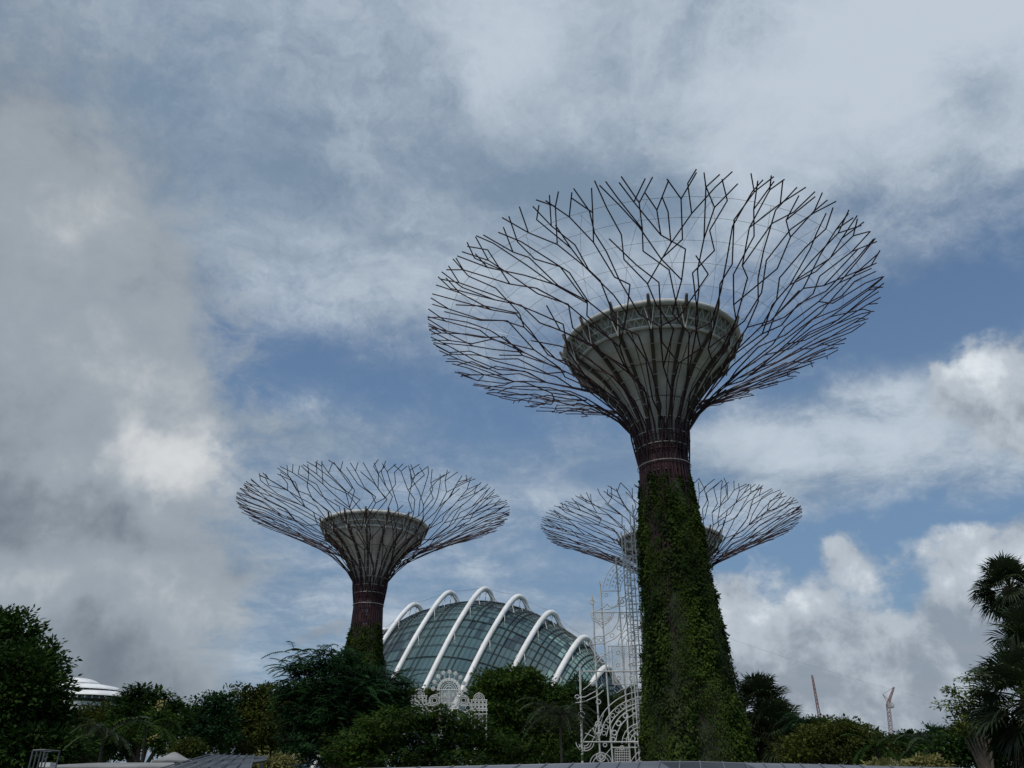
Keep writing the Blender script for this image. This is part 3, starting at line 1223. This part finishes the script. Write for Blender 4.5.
m_ = Lat(Y2, o2, 0, False)
for x in (440, 441.5, 448.4, 449.6, 457, 458.5):
    m_.L(x, 690, x, 709, .06)
m_.L(440, 709, 458.5, 709, .07)
m_.L(440, 697, 458.5, 697, .04)
m_.mesh(441.5, 691, 448.4, 708.5, 4, 10, True, .03)
m_.mesh(449.6, 691, 457, 708.5, 4, 10, True, .03)
for (x, y) in ((445, 695), (453, 695), (445, 704), (453, 704)):
    m_.C(x, y, 1.1, r=.08)
m_.build('centre_panel', M['lattice'], root2)
for s in (-1, 1):
    m_ = Lat(Y2, o2, 0, False)
    f = lambda d: 449 + s * d
    for q in (5.5, 4, 2.4):
        m_.C(f(14.5), 700.5, q, r=.06)
    m_.PL([(f(9.5), 693), (f(12), 694.5), (f(16), 695.5), (f(19), 700), (f(21), 705), (f(24), 708)], .06)
    m_.PL([(f(9.5), 709), (f(14), 711), (f(18), 714), (f(21), 719)], .06)
    m_.C(f(19), 708, 2.5, r=.05)
    m_.C(f(23), 713, 3, r=.05)
    m_.C(f(20), 704, 1.6, r=.05)
    m_.PL([(f(14), 711), (f(19), 712), (f(24), 708)], .05)
    m_.build('side_scroll', M['lattice'], root2)
    m_ = Lat(Y2, o2, 0, False)
    xl, xr, yt, yb = (471.5, 486.5, 700, 728) if s > 0 else (411.5, 426.5, 696, 716)
    for x in np.linspace(xl, xr, 5):
        m_.L(x, yt, x, yb, .06)
    for y in (yt, yt + 5, yt + 9, yt + 10.5, yt + 14, yb):
        m_.L(xl - 1, y, xr + 1, y, .06)
    cx = (xl + xr) / 2
    for q in (5.5, 4, 2.5):
        m_.C(cx, yt, q, 0, 180, .06, ry=q * 1.25)
    for k in range(4):
        for (yy) in (yt + 2.5, yt + 7):
            m_.C(xl + 1.9 + k * 3.75, yy, 1.4, r=.05)
    m_.L(cx, yt - 8, cx, yt, .05)
    m_.mesh(xl + 3.5, yt + 15, xr - 3.5, yb, 4, 6, False, .03)
    for x in (xl, xr):
        a = m_.P(x, yb)
        m_.line(a, Vector((a.x, 0, 0)), .08)
    m_.build('side_tower', M['lattice'], root2)
for x in (440, 458.5):
    m_ = Lat(Y2, o2, 0, False)
    a = m_.P(x, 709)
    m_.line(a, Vector((a.x, 0, 0)), .08)
    m_.build('post', M['lattice'], root2)


# ------------------------------------------------------------------ trees
def unit(v):
    return v / (np.linalg.norm(v, axis=1, keepdims=True) + 1e-9)


def broad_tree(name, label, base_px, Y, lobes, mt, leaf=.34, dens=1.0, seed=1, cat='tree', group=None, bushy=False, flat=0.0, trunk_r=.28, ratio=.5, droop=0.0, fill=1.0):
    """lobes: (px, py, rx_px, ry_px, dy metres). Crown of leaf clumps on limbs that start at the trunk."""
    rs = np.random.RandomState(seed)
    bx = at(base_px, 760, Y).x
    root = thing(name, label, cat, (bx, Y, 0), 0, group)
    pm = F_PX / (Y * math.cos(PITCH) + 6 * math.sin(PITCH))
    L = []
    for lb in lobes:
        px, py, rx, ry = lb[:4]
        dy = lb[4] if len(lb) > 4 else 0
        c = at(px, py, Y + dy)
        c.x -= bx
        c.y = dy
        L.append((c, rx / pm, ry / pm))
    lowest = min(c.z - rz for c, _, rz in L)
    fork = max(.6, min(lowest + .6, min(c.z for c, _, _ in L) * .55))
    tb = MB()
    tb.tube([Vector((0, 0, -.1)), Vector((.05, 0, fork * .5)), Vector((0, .03, fork))], [trunk_r * 1.25, trunk_r, trunk_r * .85], 8)
    trunk = tb.build('trunk', M['bark'], root, smooth=True)
    lm = MB()
    ALLP, ALLD, ALLN, ALLL = [], [], [], []
    for (c, rx, rz) in L:
        mid = Vector((c.x * .45, c.y * .5, fork + (c.z - fork) * .5))
        lm.tube([Vector((0, 0, fork - .2)), mid, c], [trunk_r * .6, trunk_r * .38, trunk_r * .12], 6)
        ry_ = rx * .85
        vol = rx * ry_ * rz
        ncl = max(10 if fill else 4, int(34 * (rx * rz) ** .85 * dens / (leaf / .34) ** 1.1))
        u = unit(rs.normal(size=(ncl, 3)))
        rad = rs.uniform(.35, 1.0, ncl) ** .6
        rad *= 1 + .20 * np.sin(u[:, 0] * 5 + c.x) * np.cos(u[:, 2] * 6 + c.z)
        cl = u * rad[:, None] * np.array([rx, ry_, rz]) + np.array([c.x, c.y, c.z])
        cl = cl[cl[:, 2] > .25]
        csz = rs.uniform(.30, .85, len(cl)) * (leaf / .34) * 1.05
        for i in range(0, len(cl), 6):
            q = cl[i]
            lm.line(c + (Vector(q) - c) * .15, Vector(q), trunk_r * .07, 3)
        k = 34
        off = np.clip(rs.normal(size=(len(cl) * k, 3)), -1.5, 1.5)
        off *= np.repeat(csz, k)[:, None] * np.array([.58, .58, .38 - .20 * flat])
        P = np.repeat(cl, k, axis=0) + off
        outw = unit(P - np.array([c.x, c.y, c.z]))
        Dd = unit(off + .45 * outw + rs.normal(0, .25, P.shape) + np.array([0, 0, -.1 - droop]))
        if flat:
            Dd[:, 2] *= 1 - flat * .7
            Dd = unit(Dd)
        Nn = unit(outw * .5 + np.array([0, 0, .9 + flat]) + rs.normal(0, .5, P.shape))
        ALLP.append(P)
        ALLD.append(Dd)
        ALLN.append(Nn)
        ALLL.append(rs.uniform(.6, 1.15, len(P)) * leaf)
        if fill:
            nf = int(14 * rx * rz * fill / leaf)
            u = unit(rs.normal(size=(nf, 3))) * (rs.uniform(0, .72, nf) ** .5)[:, None]
            P = u * np.array([rx, ry_, rz]) + np.array([c.x, c.y, c.z])
            ALLP.append(P)
            ALLD.append(unit(rs.normal(size=P.shape) + np.array([0, 0, -.3])))
            ALLN.append(unit(rs.normal(size=P.shape)))
            ALLL.append(rs.uniform(1.6, 3.2, nf) * leaf)
    lm.build('limbs', M['bark'], trunk)
    P = np.concatenate(ALLP)
    LL = np.concatenate(ALLL)
    leaf_cloud(P, np.concatenate(ALLD), np.concatenate(ALLN), LL, LL * ratio, 'crown', mt, root)
    return root


def feather(mb, p0, dirh, L, rise, droop, leaflet, n, rs, wd=.12, m=0):
    """arched frond with leaflets on both sides"""
    d = Vector((math.cos(dirh), math.sin(dirh), 0))
    pts = []
    for i in range(n + 1):
        f = i / n
        pts.append(p0 + d * (L * f * (1 - .12 * f * droop)) + Vector((0, 0, L * (rise * f - droop * f * f))))
    mb.tube(pts[::max(1, n // 5)], .02, 3, cap=False, m=m)
    for i in range(1, n + 1):
        t = (pts[i] - pts[i - 1]).normalized()
        side = t.cross(Vector((0, 0, 1))).normalized()
        ll = leaflet * (1 - .65 * abs(i / n - .45) ** 1.2 * 1.5)
        for s in (-1, 1):
            dd = (side * s + t * .5 + Vector((0, 0, rs.uniform(-.45, .0)))).normalized()
            mb.leaf(pts[i], dd, Vector((0, 0, 1)), ll, wd, m)


def feather_tree(name, label, base_px, Y, tips, mt, seed, cat='tree', body=None):
    """tree with long arching feathery sprays; tips: (px,py,n,spread)"""
    rs = random.Random(seed)
    bx = at(base_px, 760, Y).x
    root = broad_tree(name, label, base_px, Y, body, mt, leaf=.17, dens=1.25, seed=seed, flat=.55, ratio=.32, droop=.25, fill=.8)
    trunk = [c for c in root.children if c.name.startswith('trunk')][0]
    lm = MB()
    cr = MB()
    for (px, py, n, spread) in tips:
        c = at(px, py, Y)
        c.x -= bx
        c.y = rs.uniform(-1.5, 1.5)
        mid = Vector((c.x * .4, c.y * .4, 1.4 + (c.z - 1.4) * .55))
        lm.tube([Vector((0.1, 0, 1.4)), mid, c], [.14, .08, .03], 5)
        for k in range(int(n * 2.1)):
            f = rs.uniform(.42, 1.0)
            p = (mid * (1 - f) + c * f) + Vector((rs.uniform(-1, 1), rs.uniform(-1, 1), rs.uniform(-.8, .8))) * .35 * spread
            a = rs.uniform(0, 2 * PI)
            if abs(c.x) > .8 and rs.random() < .55:
                a = (PI if c.x < 0 else 0) + rs.uniform(-.9, .9)
            feather(cr, p, a, rs.uniform(.8, 1.6), rs.uniform(.15, .7), rs.uniform(.3, .75), rs.uniform(.16, .26), 14, rs, .075)
    lm.build('limbs', M['bark'], trunk)
    cr.build('sprays', mt, root)
    return root


def fan_leaf(mb, p, d, size, rs, n=26, m=0, droop=.25):
    """palmate leaf: narrow stiff segments fanned round the end of the stalk"""
    d = d.normalized()
    up = Vector((0, 0, 1)) if abs(d.z) < .95 else Vector((1, 0, 0))
    side = d.cross(up).normalized()
    nr = side.cross(d).normalized()
    tw = rs.uniform(-.6, .6)
    side = (side * math.cos(tw) + nr * math.sin(tw)).normalized()
    nr = side.cross(d).normalized()
    for i in range(n):
        a = (i / (n - 1) - .5) * R(250)
        dd = (d * math.cos(a) + side * math.sin(a) + nr * (.22 * abs(math.sin(a)) + rs.uniform(-.06, .06)))
        dd.normalize()
        L = size * (.78 + .22 * math.cos(a)) * rs.uniform(.92, 1.06)
        w = size * .078
        wv_ = dd.cross(nr).normalized() * w
        j = p + dd * (L * .62)
        tip = p + dd * L + Vector((0, 0, -droop * L * rs.uniform(.5, 1.3)))
        b = len(mb.v)
        mb.v += [p.copy(), j + wv_ * .5, tip, j - wv_ * .5]
        mb.f.append((b, b + 1, b + 2, b + 3))
        mb.mi.append(m)


def fan_palm(label, px, crowns, Y, size, nleaf, seed, skirt=0, group='fan palms'):
    """crowns: one (px,py); the trunk leans from the base to it"""
    rs = random.Random(seed)
    bx = at(px, 760, Y).x
    root = thing('fan_palm', label, 'palm', (bx, Y, 0), 0, group)
    cpx, cpy = crowns
    c = at(cpx, cpy, Y)
    c.x -= bx
    c.y = 0
    tb = MB()
    pts = [Vector((0, 0, -.1)), Vector((c.x * .3, 0, c.z * .4)), Vector((c.x * .8, 0, c.z * .8)), c]
    tb.tube(pts, [.24, .19, .17, .16], 9)
    for i in range(24):
        f = i / 24
        q = pts[0].lerp(c, f)
        q.x = np.interp(f, [0, .4, .8, 1], [0, c.x * .3, c.x * .8, c.x])
        tb.tube([q, q + Vector((0, 0, .05))], .21, 9)
    tb.build('trunk', M['bark'], root)
    cr = MB()
    st = MB()
    for i in range(nleaf):
        a = i * 2.399 + rs.uniform(-.3, .3)
        e = R(88) - (i / nleaf) * R(145) + rs.uniform(-.12, .12)
        d = Vector((math.cos(a) * math.cos(e), math.sin(a) * math.cos(e), math.sin(e)))
        sl = size * rs.uniform(.75, 1.1)
        p = c + d * sl - Vector((0, 0, .10 * sl * math.cos(e)))
        st.tube([c, c + d * sl * .5, p], [.022 * size, .018 * size, .012 * size], 4)
        fan_leaf(cr, p, d + Vector((0, 0, -.25)), size * rs.uniform(.85, 1.1), rs)
    cr.build('crown', M['leaf_palm'], root)
    st.build('leaf_stalks', M['leaf_olive'], root)
    if skirt:
        sk = MB()
        for i in range(skirt):
            a = rs.uniform(0, 2 * PI)
            e = -rs.uniform(.7, 1.35)
            d = Vector((math.cos(a) * math.cos(e), math.sin(a) * math.cos(e), math.sin(e)))
            cc = c - Vector((0, 0, rs.uniform(.2, size * 1.3)))
            p = cc + d * size * .6
            sk.line(cc, p, .012)
            fan_leaf(sk, p, d, size * rs.uniform(.7, .95), rs, 20, droop=.5)
        sk.build('dead_leaves', M['leaf_dry'], root)
    return root


def feather_palm(label, px, cpx, cpy, Y, size, n, seed, mt='leaf_palm'):
    rs = random.Random(seed)
    bx = at(px, 760, Y).x
    root = thing('feather_palm', label, 'palm', (bx, Y, 0), 0, 'feather palms')
    c = at(cpx, cpy, Y)
    c.x -= bx
    c.y = 0
    tb = MB()
    tb.tube([Vector((0, 0, -.1)), c * .5, c], [.10, .07, .06], 7)
    tb.build('trunk', M['bark'], root, smooth=True)
    cr = MB()
    for i in range(n):
        a = i * 2.399 + rs.uniform(-.2, .2)
        feather(cr, c, a, size * rs.uniform(.8, 1.1), rs.uniform(.3, 1.1), rs.uniform(.6, 1.1), size * .24, 22, rs, .07)
    cr.build('crown', M[mt], root)
    return root


# --- left side
broad_tree('broadleaf_tree', 'tall dark rounded tree filling the left edge', 0, 42,
           [(0, 645, 36, 36), (-35, 655, 45, 45, 1), (30, 672, 30, 28), (42, 702, 22, 24), (10, 715, 50, 40, -1), (56, 730, 20, 20), (-30, 720, 60, 45), (40, 750, 38, 20, -2), (6, 690, 44, 40, -2)],
           M['leaf_deep'], leaf=.30, dens=1.5, seed=2, trunk_r=.4)
broad_tree('broadleaf_tree', 'flat topped dark tree just right of the white tiered building', 140, 55,
           [(143, 696, 24, 10), (130, 707, 16, 9), (160, 706, 20, 12), (120, 727, 14, 11), (175, 722, 16, 18), (140, 722, 34, 18, -1), (118, 740, 30, 18)],
           M['leaf_deep'], leaf=.26, dens=1.3, seed=3, flat=.6)
broad_tree('broadleaf_tree', 'pale olive tree under the white tiered building', 98, 75,
           [(98, 716, 14, 11), (84, 726, 18, 16), (104, 730, 16, 18), (88, 745, 28, 18)], M['leaf_olive'], leaf=.34, dens=1.2, seed=4)
broad_tree('broadleaf_tree', 'low tree with see through crown left of the dark rounded row', 205, 62,
           [(206, 710, 17, 13), (222, 702, 16, 13), (192, 720, 14, 14), (214, 728, 26, 16), (200, 745, 26, 14)], M['leaf_blue'], leaf=.26, dens=.9, seed=5, flat=.3)
broad_tree('broadleaf_tree', 'wide olive green tree left of the feathery tree', 262, 66,
           [(246, 701, 18, 13), (270, 700, 22, 14), (292, 708, 18, 14), (238, 722, 26, 18), (275, 728, 34, 22), (255, 748, 44, 18)], M['leaf_olive'], leaf=.28, dens=1.2, seed=6)
feather_tree('feathery_tree', 'dark feathery tree with arching sprays before the left tower trunk', 345, 44,
             [(300, 655, 16, 1.6), (290, 672, 14, 1.4), (288, 688, 14, 1.4), (318, 650, 20, 1.6), (334, 647, 20, 1.4), (346, 655, 26, 1.8), (362, 668, 26, 1.6), (378, 672, 24, 1.6),
              (395, 678, 22, 1.4), (408, 690, 18, 1.2), (310, 690, 32, 2.2), (330, 700, 44, 2.6), (355, 695, 44, 2.6), (380, 700, 40, 2.4), (300, 715, 36, 2.2), (335, 725, 44, 2.8), (365, 722, 44, 2.6),
              (390, 715, 26, 2), (305, 742, 40, 2.4), (340, 750, 40, 2.6), (322, 672, 30, 2), (345, 680, 34, 2.4), (372, 690, 30, 2)],
             M['leaf_blue'], 7,
             body=[(308, 668, 24, 9), (335, 658, 26, 9), (362, 676, 34, 12), (300, 690, 26, 10), (330, 690, 36, 15), (385, 688, 32, 12), (310, 715, 36, 15), (350, 715, 44, 20), (385, 712, 34, 16), (318, 742, 40, 18), (360, 745, 40, 18), (345, 672, 30, 14)])
broad_tree('layered_tree', 'spreading layered green tree in front of the white lattice gate', 425, 36,
           [(395, 722, 40, 11), (430, 716, 36, 10), (460, 724, 34, 11), (375, 738, 42, 13), (420, 738, 50, 15), (470, 742, 40, 14), (500, 748, 28, 12), (400, 756, 60, 12), (460, 760, 60, 10), (352, 752, 30, 12)],
           M['leaf_mid'], leaf=.17, dens=1.5, seed=8, flat=.75, ratio=.38)
broad_tree('broadleaf_tree', 'yellow green tree peeping over the left of the lattice gate', 418, 95,
           [(412, 697, 16, 8), (430, 700, 14, 9), (398, 702, 14, 9), (415, 716, 24, 10)], M['leaf_olive'], leaf=.36, dens=1.3, seed=9)
broad_tree('broadleaf_tree', 'tall dark tree right of the lattice gate under the glass dome', 520, 62,
           [(500, 684, 28, 14), (522, 684, 24, 15), (488, 698, 22, 16), (542, 698, 26, 18), (510, 712, 40, 24), (550, 722, 26, 22), (500, 735, 30, 20), (530, 748, 50, 18)],
           M['leaf_mid'], leaf=.28, dens=1.35, seed=10, trunk_r=.35)
broad_tree('broadleaf_tree', 'dark tree left of the tall light sculpture', 570, 100,
           [(562, 700, 18, 14), (578, 694, 16, 14), (596, 704, 20, 16), (572, 722, 30, 20), (604, 726, 26, 22), (585, 748, 44, 18)], M['leaf_deep'], leaf=.30, dens=1.2, seed=12)
broad_tree('broadleaf_tree', 'olive tree seen through the tall light sculpture', 630, 108,
           [(632, 702, 16, 14), (615, 712, 18, 14), (645, 716, 20, 18), (625, 735, 30, 22), (650, 745, 30, 18)], M['leaf_olive'], leaf=.34, dens=1.0, seed=13)
feather_palm('drooping feather palm left of the tall light sculpture', 562, 560, 716, 50, 2.6, 34, 21)
feather_palm('feather palm under the flat topped tree', 148, 146, 728, 40, 1.9, 18, 22, 'leaf_mid')
feather_palm('feather palm at the foot of the dark left tree', 104, 104, 735, 36, 1.7, 16, 23)
feather_palm('feather palm with its crown among the right hand tree tops', 806, 806, 724, 64, 2.2, 34, 24, 'leaf_blue')
feather_palm('feather palm before the pale blue roof', 876, 876, 748, 40, 1.5, 16, 25, 'leaf_mid')
feather_palm('feather palm right of the pale blue roof', 928, 930, 744, 38, 1.6, 16, 26)

# --- right side
fan_palm('fan palm with a round crown right of the vine covered trunk', 757, (760, 708), 72, 1.75, 64, 31, 20)
fan_palm('short fan palm with dry leaves at the foot of the vine covered trunk', 775, (776, 738), 70, 1.9, 54, 32, 30)
broad_tree('broadleaf_tree', 'broad olive tree below the red and white leaning crane', 836, 62,
           [(838, 732, 24, 10), (815, 738, 24, 11), (862, 738, 24, 10), (800, 750, 26, 12), (835, 750, 40, 14), (872, 752, 26, 12)], M['leaf_olive'], leaf=.28, dens=1.3, seed=41)
broad_tree('broadleaf_tree', 'dark tree behind the palm among the right hand tree tops', 806, 85,
           [(800, 732, 22, 10), (822, 728, 18, 9), (785, 738, 20, 12), (850, 731, 22, 8), (815, 745, 50, 12)], M['leaf_mid'], leaf=.32, dens=1.2, seed=42)
broad_tree('broadleaf_tree', 'small dark tree right of the knuckled crane', 912, 90,
           [(908, 738, 12, 6), (921, 740, 14, 7), (898, 742, 10, 6), (915, 752, 26, 10)], M['leaf_deep'], leaf=.30, dens=1.2, seed=43)
broad_tree('broadleaf_tree', 'distant grey green tree by the right edge palms', 938, 120,
           [(936, 734, 9, 7), (944, 738, 10, 8), (930, 744, 12, 8), (955, 742, 16, 9)], M['leaf_blue'], leaf=.4, dens=1.3, seed=44)
broad_tree('broadleaf_tree', 'dense dark tree at the foot of the right edge palms', 985, 34,
           [(965, 742, 22, 14), (985, 730, 18, 18), (950, 752, 26, 12), (1000, 748, 30, 20)], M['leaf_deep'], leaf=.20, dens=1.2, seed=45)
# open tree with clumps at the ends of horizontal limbs
broad_tree('frangipani_tree', 'open tree with yellow green leaf clumps on level limbs left of the edge palms', 985, 24,
           [(968, 678, 12, 3), (955, 690, 11, 3), (947, 704, 13, 2.5), (966, 700, 12, 3.5), (978, 690, 12, 4), (958, 713, 10, 2.5), (975, 712, 12, 4), (972, 725, 16, 5), (985, 672, 14, 4), (990, 705, 14, 6), (960, 730, 12, 4)],
           M['leaf_lime'], leaf=.11, dens=1.3, seed=46, flat=.5, trunk_r=.08, fill=0)
fan_palm('tallest fan palm cut by the right edge of the photo', 1030, (1010, 589), 17, .45, 60, 51, 6)
fan_palm('middle fan palm with brown dead leaves at the right edge', 1044, (1036, 645), 16, .52, 50, 52, 26)
fan_palm('lowest fan palm with drooping leaves at the right edge', 1036, (1028, 700), 14.5, .60, 50, 53, 34)


def shrub(label, px, py, rx, ry, Y, mt, seed, leaf=.12):
    return broad_tree('shrub', label, px, Y, [(px, py, rx, ry), (px - rx * .5, py + ry * .3, rx * .6, ry * .7), (px + rx * .55, py + ry * .2, rx * .6, ry * .7)],
                      M[mt], leaf=leaf, dens=1.4, seed=seed, cat='shrub', trunk_r=.06)


shrub('pale yellow shrub between the dark slatted roof and the layered tree', 277, 762, 13, 8, 24, 'leaf_yellow', 61)
shrub('pale yellow shrub below the feather palms on the right', 925, 764, 14, 6, 24, 'leaf_yellow', 62)
shrub('low yellow hedge plant in front of the right hand trees', 885, 768, 18, 4, 24, 'leaf_yellow', 63)
shrub('orange green shrub by the small white roof on the left', 188, 748, 14, 8, 34, 'leaf_olive', 64)
broad_tree('flowering_tree', 'small tree dotted with yellow blossom near the flat topped tree', 160, 46,
           [(160, 715, 9, 8), (170, 726, 9, 8), (150, 735, 12, 8), (165, 745, 12, 9)], M['leaf_mid'], leaf=.2, dens=1.0, seed=65, trunk_r=.08)
mb = MB()
rs = random.Random(9)
ft = [o for o in bpy.data.objects if o.name.startswith('flowering_tree')][0]
for (px, py, n) in ((161, 704, 26), (158, 734, 8), (150, 737, 8)):
    c = at(px, py, 45.2) - ft.location
    for _ in range(n):
        p = c + Vector((rs.gauss(0, .13), rs.gauss(0, .13), rs.gauss(0, .13)))
        mb.leaf(p, Vector((rs.gauss(0, 1), rs.gauss(0, 1), rs.gauss(0, 1))).normalized(), Vector((0, -1, .3)), .12, .1)
mb.build('blossom', M['bloom'], ft)


# ------------------------------------------------------------------ near roofs and small structures
def slab(mb, pts, th, m=0):
    b = len(mb.v)
    n = len(pts)
    for p in pts:
        mb.v.append(Vector(p))
    for p in pts:
        mb.v.append(Vector(p) - Vector((0, 0, th)))
    mb.f.append(tuple(range(b, b + n)))
    mb.f.append(tuple(b + n + i for i in reversed(range(n))))
    mb.mi += [m, m]
    for i in range(n):
        j = (i + 1) % n
        mb.f.append((b + i, b + n + i, b + n + j, b + j))
        mb.mi.append(m)


sh = thing('walkway_shelter', 'low grey metal shelter roof running along the bottom edge', 'shelter', (2, 13, 0))
o = Vector((2, 13, 0))
top = [(330, 769.5), (420, 767.5), (520, 765), (600, 763), (660, 761.6), (700, 761.8), (745, 763.2), (800, 764.3), (860, 765.8), (950, 768), (1060, 772)]
YR = 14.0
ridge = [at(x, y, YR) - o for x, y in top]
eave = [at(x, y, YR) - o + Vector((0, -2.4, -.34)) for x, y in top]
mb = MB()
dk = MB()
for i in range(len(top) - 1):
    (dk if i in (4, 5) else mb).v  # the dark panels sit between x 660 and 745
    slab(dk if i in (4, 5) else mb, [eave[i], eave[i + 1], ridge[i + 1], ridge[i]], .05)
mb.build('roof_panels', M['roofm'], sh)
dk.build('dark_roof_panels', M['roofd'], sh)
mb = MB()
for i in range(len(top) - 1):
    for k in range(3 if i not in (4, 5) else 2):
        f = k / (3 if i not in (4, 5) else 2)
        a = ridge[i].lerp(ridge[i + 1], f) + Vector((0, 0, .015))
        b = eave[i].lerp(eave[i + 1], f) + Vector((-.5, 0, .015))
        mb.line(a, b, .010)
mb.tube([p + Vector((0, .02, -.02)) for p in ridge], .03, 5)
mb.build('seams', M['roofm'], sh)
for i in (0, 3, 6, 9):
    mb = MB()
    p = ridge[i].lerp(eave[i], .5)
    mb.tube([Vector((p.x, p.y, 0)), Vector((p.x, p.y, p.z - .02))], .05, 8)
    mb.build('post', M['roofd'], sh)

# dark slatted roof lower left
sl = thing('slatted_roof', 'dark slatted pavilion roof near the bottom left', 'roof', (at(220, 765, 20).x, 20, 0))
o = sl.location.copy()
A = [at(176, 767.5, 18), at(196, 757, 22), at(222, 754, 23), at(252, 755, 23), at(266, 757, 21.5), at(266, 768, 19), at(240, 775, 18)]
mb = MB()
slab(mb, [q - o for q in (at(160, 770, 18), at(250, 772, 17), at(254, 755.5, 22.5), at(212, 754.8, 23))], .05)
mb.build('roof_sheet', M['roofd'], sl)
mb = MB()
for k in range(7):
    f = k / 6
    a = at(160 + 92 * f * .0 + 8 * k, 770, 18).lerp(at(250, 772, 17), 0) - o + Vector((0, 0, .04))
    b = (at(212, 754.8, 23).lerp(at(254, 755.5, 22.5), f) - o) + Vector((0, 0, .03))
    a = (at(160, 770, 18).lerp(at(250, 772, 17), f) - o) + Vector((0, 0, .03))
    mb.line(a, b, .015)
mb.line(at(176, 766, 19.5) - o, at(266, 757.5, 21.8) - o, .05)
mb.line(at(200, 770, 18.0) - o, at(266, 760, 20.5) - o, .05)
mb.build('slats', M['roofs'], sl)
for (x, y, Y) in ((262, 764, 20), (180, 770, 19), (205, 765, 21.5)):
    mb = MB()
    p = at(x, y, Y) - o
    mb.tube([Vector((p.x, p.y, 0)), Vector((p.x, p.y, p.z))], .05, 6)
    mb.build('post', M['roofd'], sl)

# light flat roofs left
wr = thing('flat_roof_canopy', 'long pale flat canopy roof at the bottom left', 'canopy', (at(110, 766, 22).x, 22, 0))
o = wr.location.copy()
mb = MB()
slab(mb, [q - o for q in (at(44, 767, 20), at(176, 766.5, 20), at(174, 762.3, 23.5), at(96, 762.8, 23.5), at(44, 765.5, 23.5))], .12)
mb.build('roof', M['shaderoof'], wr)
mb = MB()
mb.box(at(48, 765, 21) - o, .25, .3, .10)
mb.build('vent', M['lattice'], wr)
for (x, Y) in ((52, 21), (110, 22), (168, 22)):
    mb = MB()
    p = at(x, 766, Y) - o
    mb.tube([Vector((p.x, p.y, 0)), Vector((p.x, p.y, p.z))], .05, 6)
    mb.build('post', M['roofd'], wr)

# metal frame at the far left
fr = thing('metal_frame', 'small grey metal frame standing at the bottom left', 'frame', (at(37, 765, 19).x, 19, 0))
o = fr.location.copy()
mb = MB()
a, b, c, d = at(29, 768, 18.5), at(33, 750.5, 18.5), at(45, 750, 18.5), at(41, 768, 18.5)
P4 = [q - o for q in (a, b, c, d)]
mb.line(Vector((P4[0].x, P4[0].y, 0)), P4[1], .018)
mb.line(Vector((P4[3].x, P4[3].y, 0)), P4[2], .018)
mb.line(P4[1], P4[2], .018)
for f in (.35, .7):
    mb.line(Vector((P4[0].lerp(P4[3], f).x, P4[0].y, 0)), P4[1].lerp(P4[2], f), .014)
for q in (Vector((.06, .5, 0)),):
    mb.line(Vector((P4[0].x, P4[0].y + .5, 0)), P4[1] + q, .016)
    mb.line(Vector((P4[3].x, P4[3].y + .5, 0)), P4[2] + q, .016)
    mb.line(P4[1] + q, P4[2] + q, .016)
    mb.line(P4[1], P4[1] + q, .016)
    mb.line(P4[2], P4[2] + q, .016)
tag(fr, 'small grey metal frame standing at the bottom left', 'frame')
mb.build('rails', M['roofs'], fr)  # darker metal stands in for the shade of the trees here

# small white gabled roof among the left trees
wg = thing('garden_kiosk', 'small pale hip roofed kiosk among the left trees', 'kiosk', (at(174, 756, 31).x, 31, 0))
o = wg.location.copy()
zb = at(174, 761, 31).z
zt = at(174, 753, 31).z
mb = MB()
mb.lathe([(.75, zb - .05), (.75, zb), (.45, zb + (zt - zb) * .35), (.12, zt), (.01, zt + .03)], 8)
mb.build('roof', M['shaderoof'], wg)
for sx, sy in ((-1, -1), (1, -1), (1, 1), (-1, 1)):
    mb = MB()
    mb.tube([Vector((.5 * sx, .5 * sy, 0)), Vector((.5 * sx, .5 * sy, zb))], .04, 6)
    mb.build('post', M['roofd'], wg)

# pale blue roof in the right distance
br = thing('low_building', 'low building with a pale blue roof behind the right trees', 'building', (at(922, 745, 110).x, 110, 0))
o = br.location.copy()
mb = MB()
slab(mb, [q - o for q in (at(888, 747, 104), at(962, 750, 104), at(958, 742.5, 116), at(892, 739.5, 116))], .3)
mb.build('roof', M['bluer'], br)
a, b = at(890, 748, 106) - o, at(960, 750, 106) - o
mb = MB()
mb.box(Vector(((a.x + b.x) / 2, 1.5, a.z / 2 - .4)), b.x - a.x, 9, a.z - .8)
wl = mb.build('wall', M['offwhite'], br)
for k in range(6):
    mb = MB()
    mb.box(Vector((a.x + (k + .5) * (b.x - a.x) / 6, -3.05, a.z * .55)), .9, .08, 1.2)
    mb.build('window', M['window'], wl)

# thin cables crossing the lower right sky
for k, (p, q, sag) in enumerate((((700, 628), (1200, 755), 1.5), ((720, 690), (1200, 770), 1.2))):
    a, b = at(*p, 95 + 8 * k), at(*q, 95 + 8 * k)
    mb = MB()
    mb.tube([a.lerp(b, f) - Vector((0, 0, 4 * sag * f * (1 - f))) for f in np.linspace(0, 1, 20)], .007, 4)
    tag(mb.build('overhead_cable', M['cable']), ('upper' if k == 0 else 'lower') + ' of two thin cables sagging across the lower right sky', 'cable', 'cables in the lower right sky')
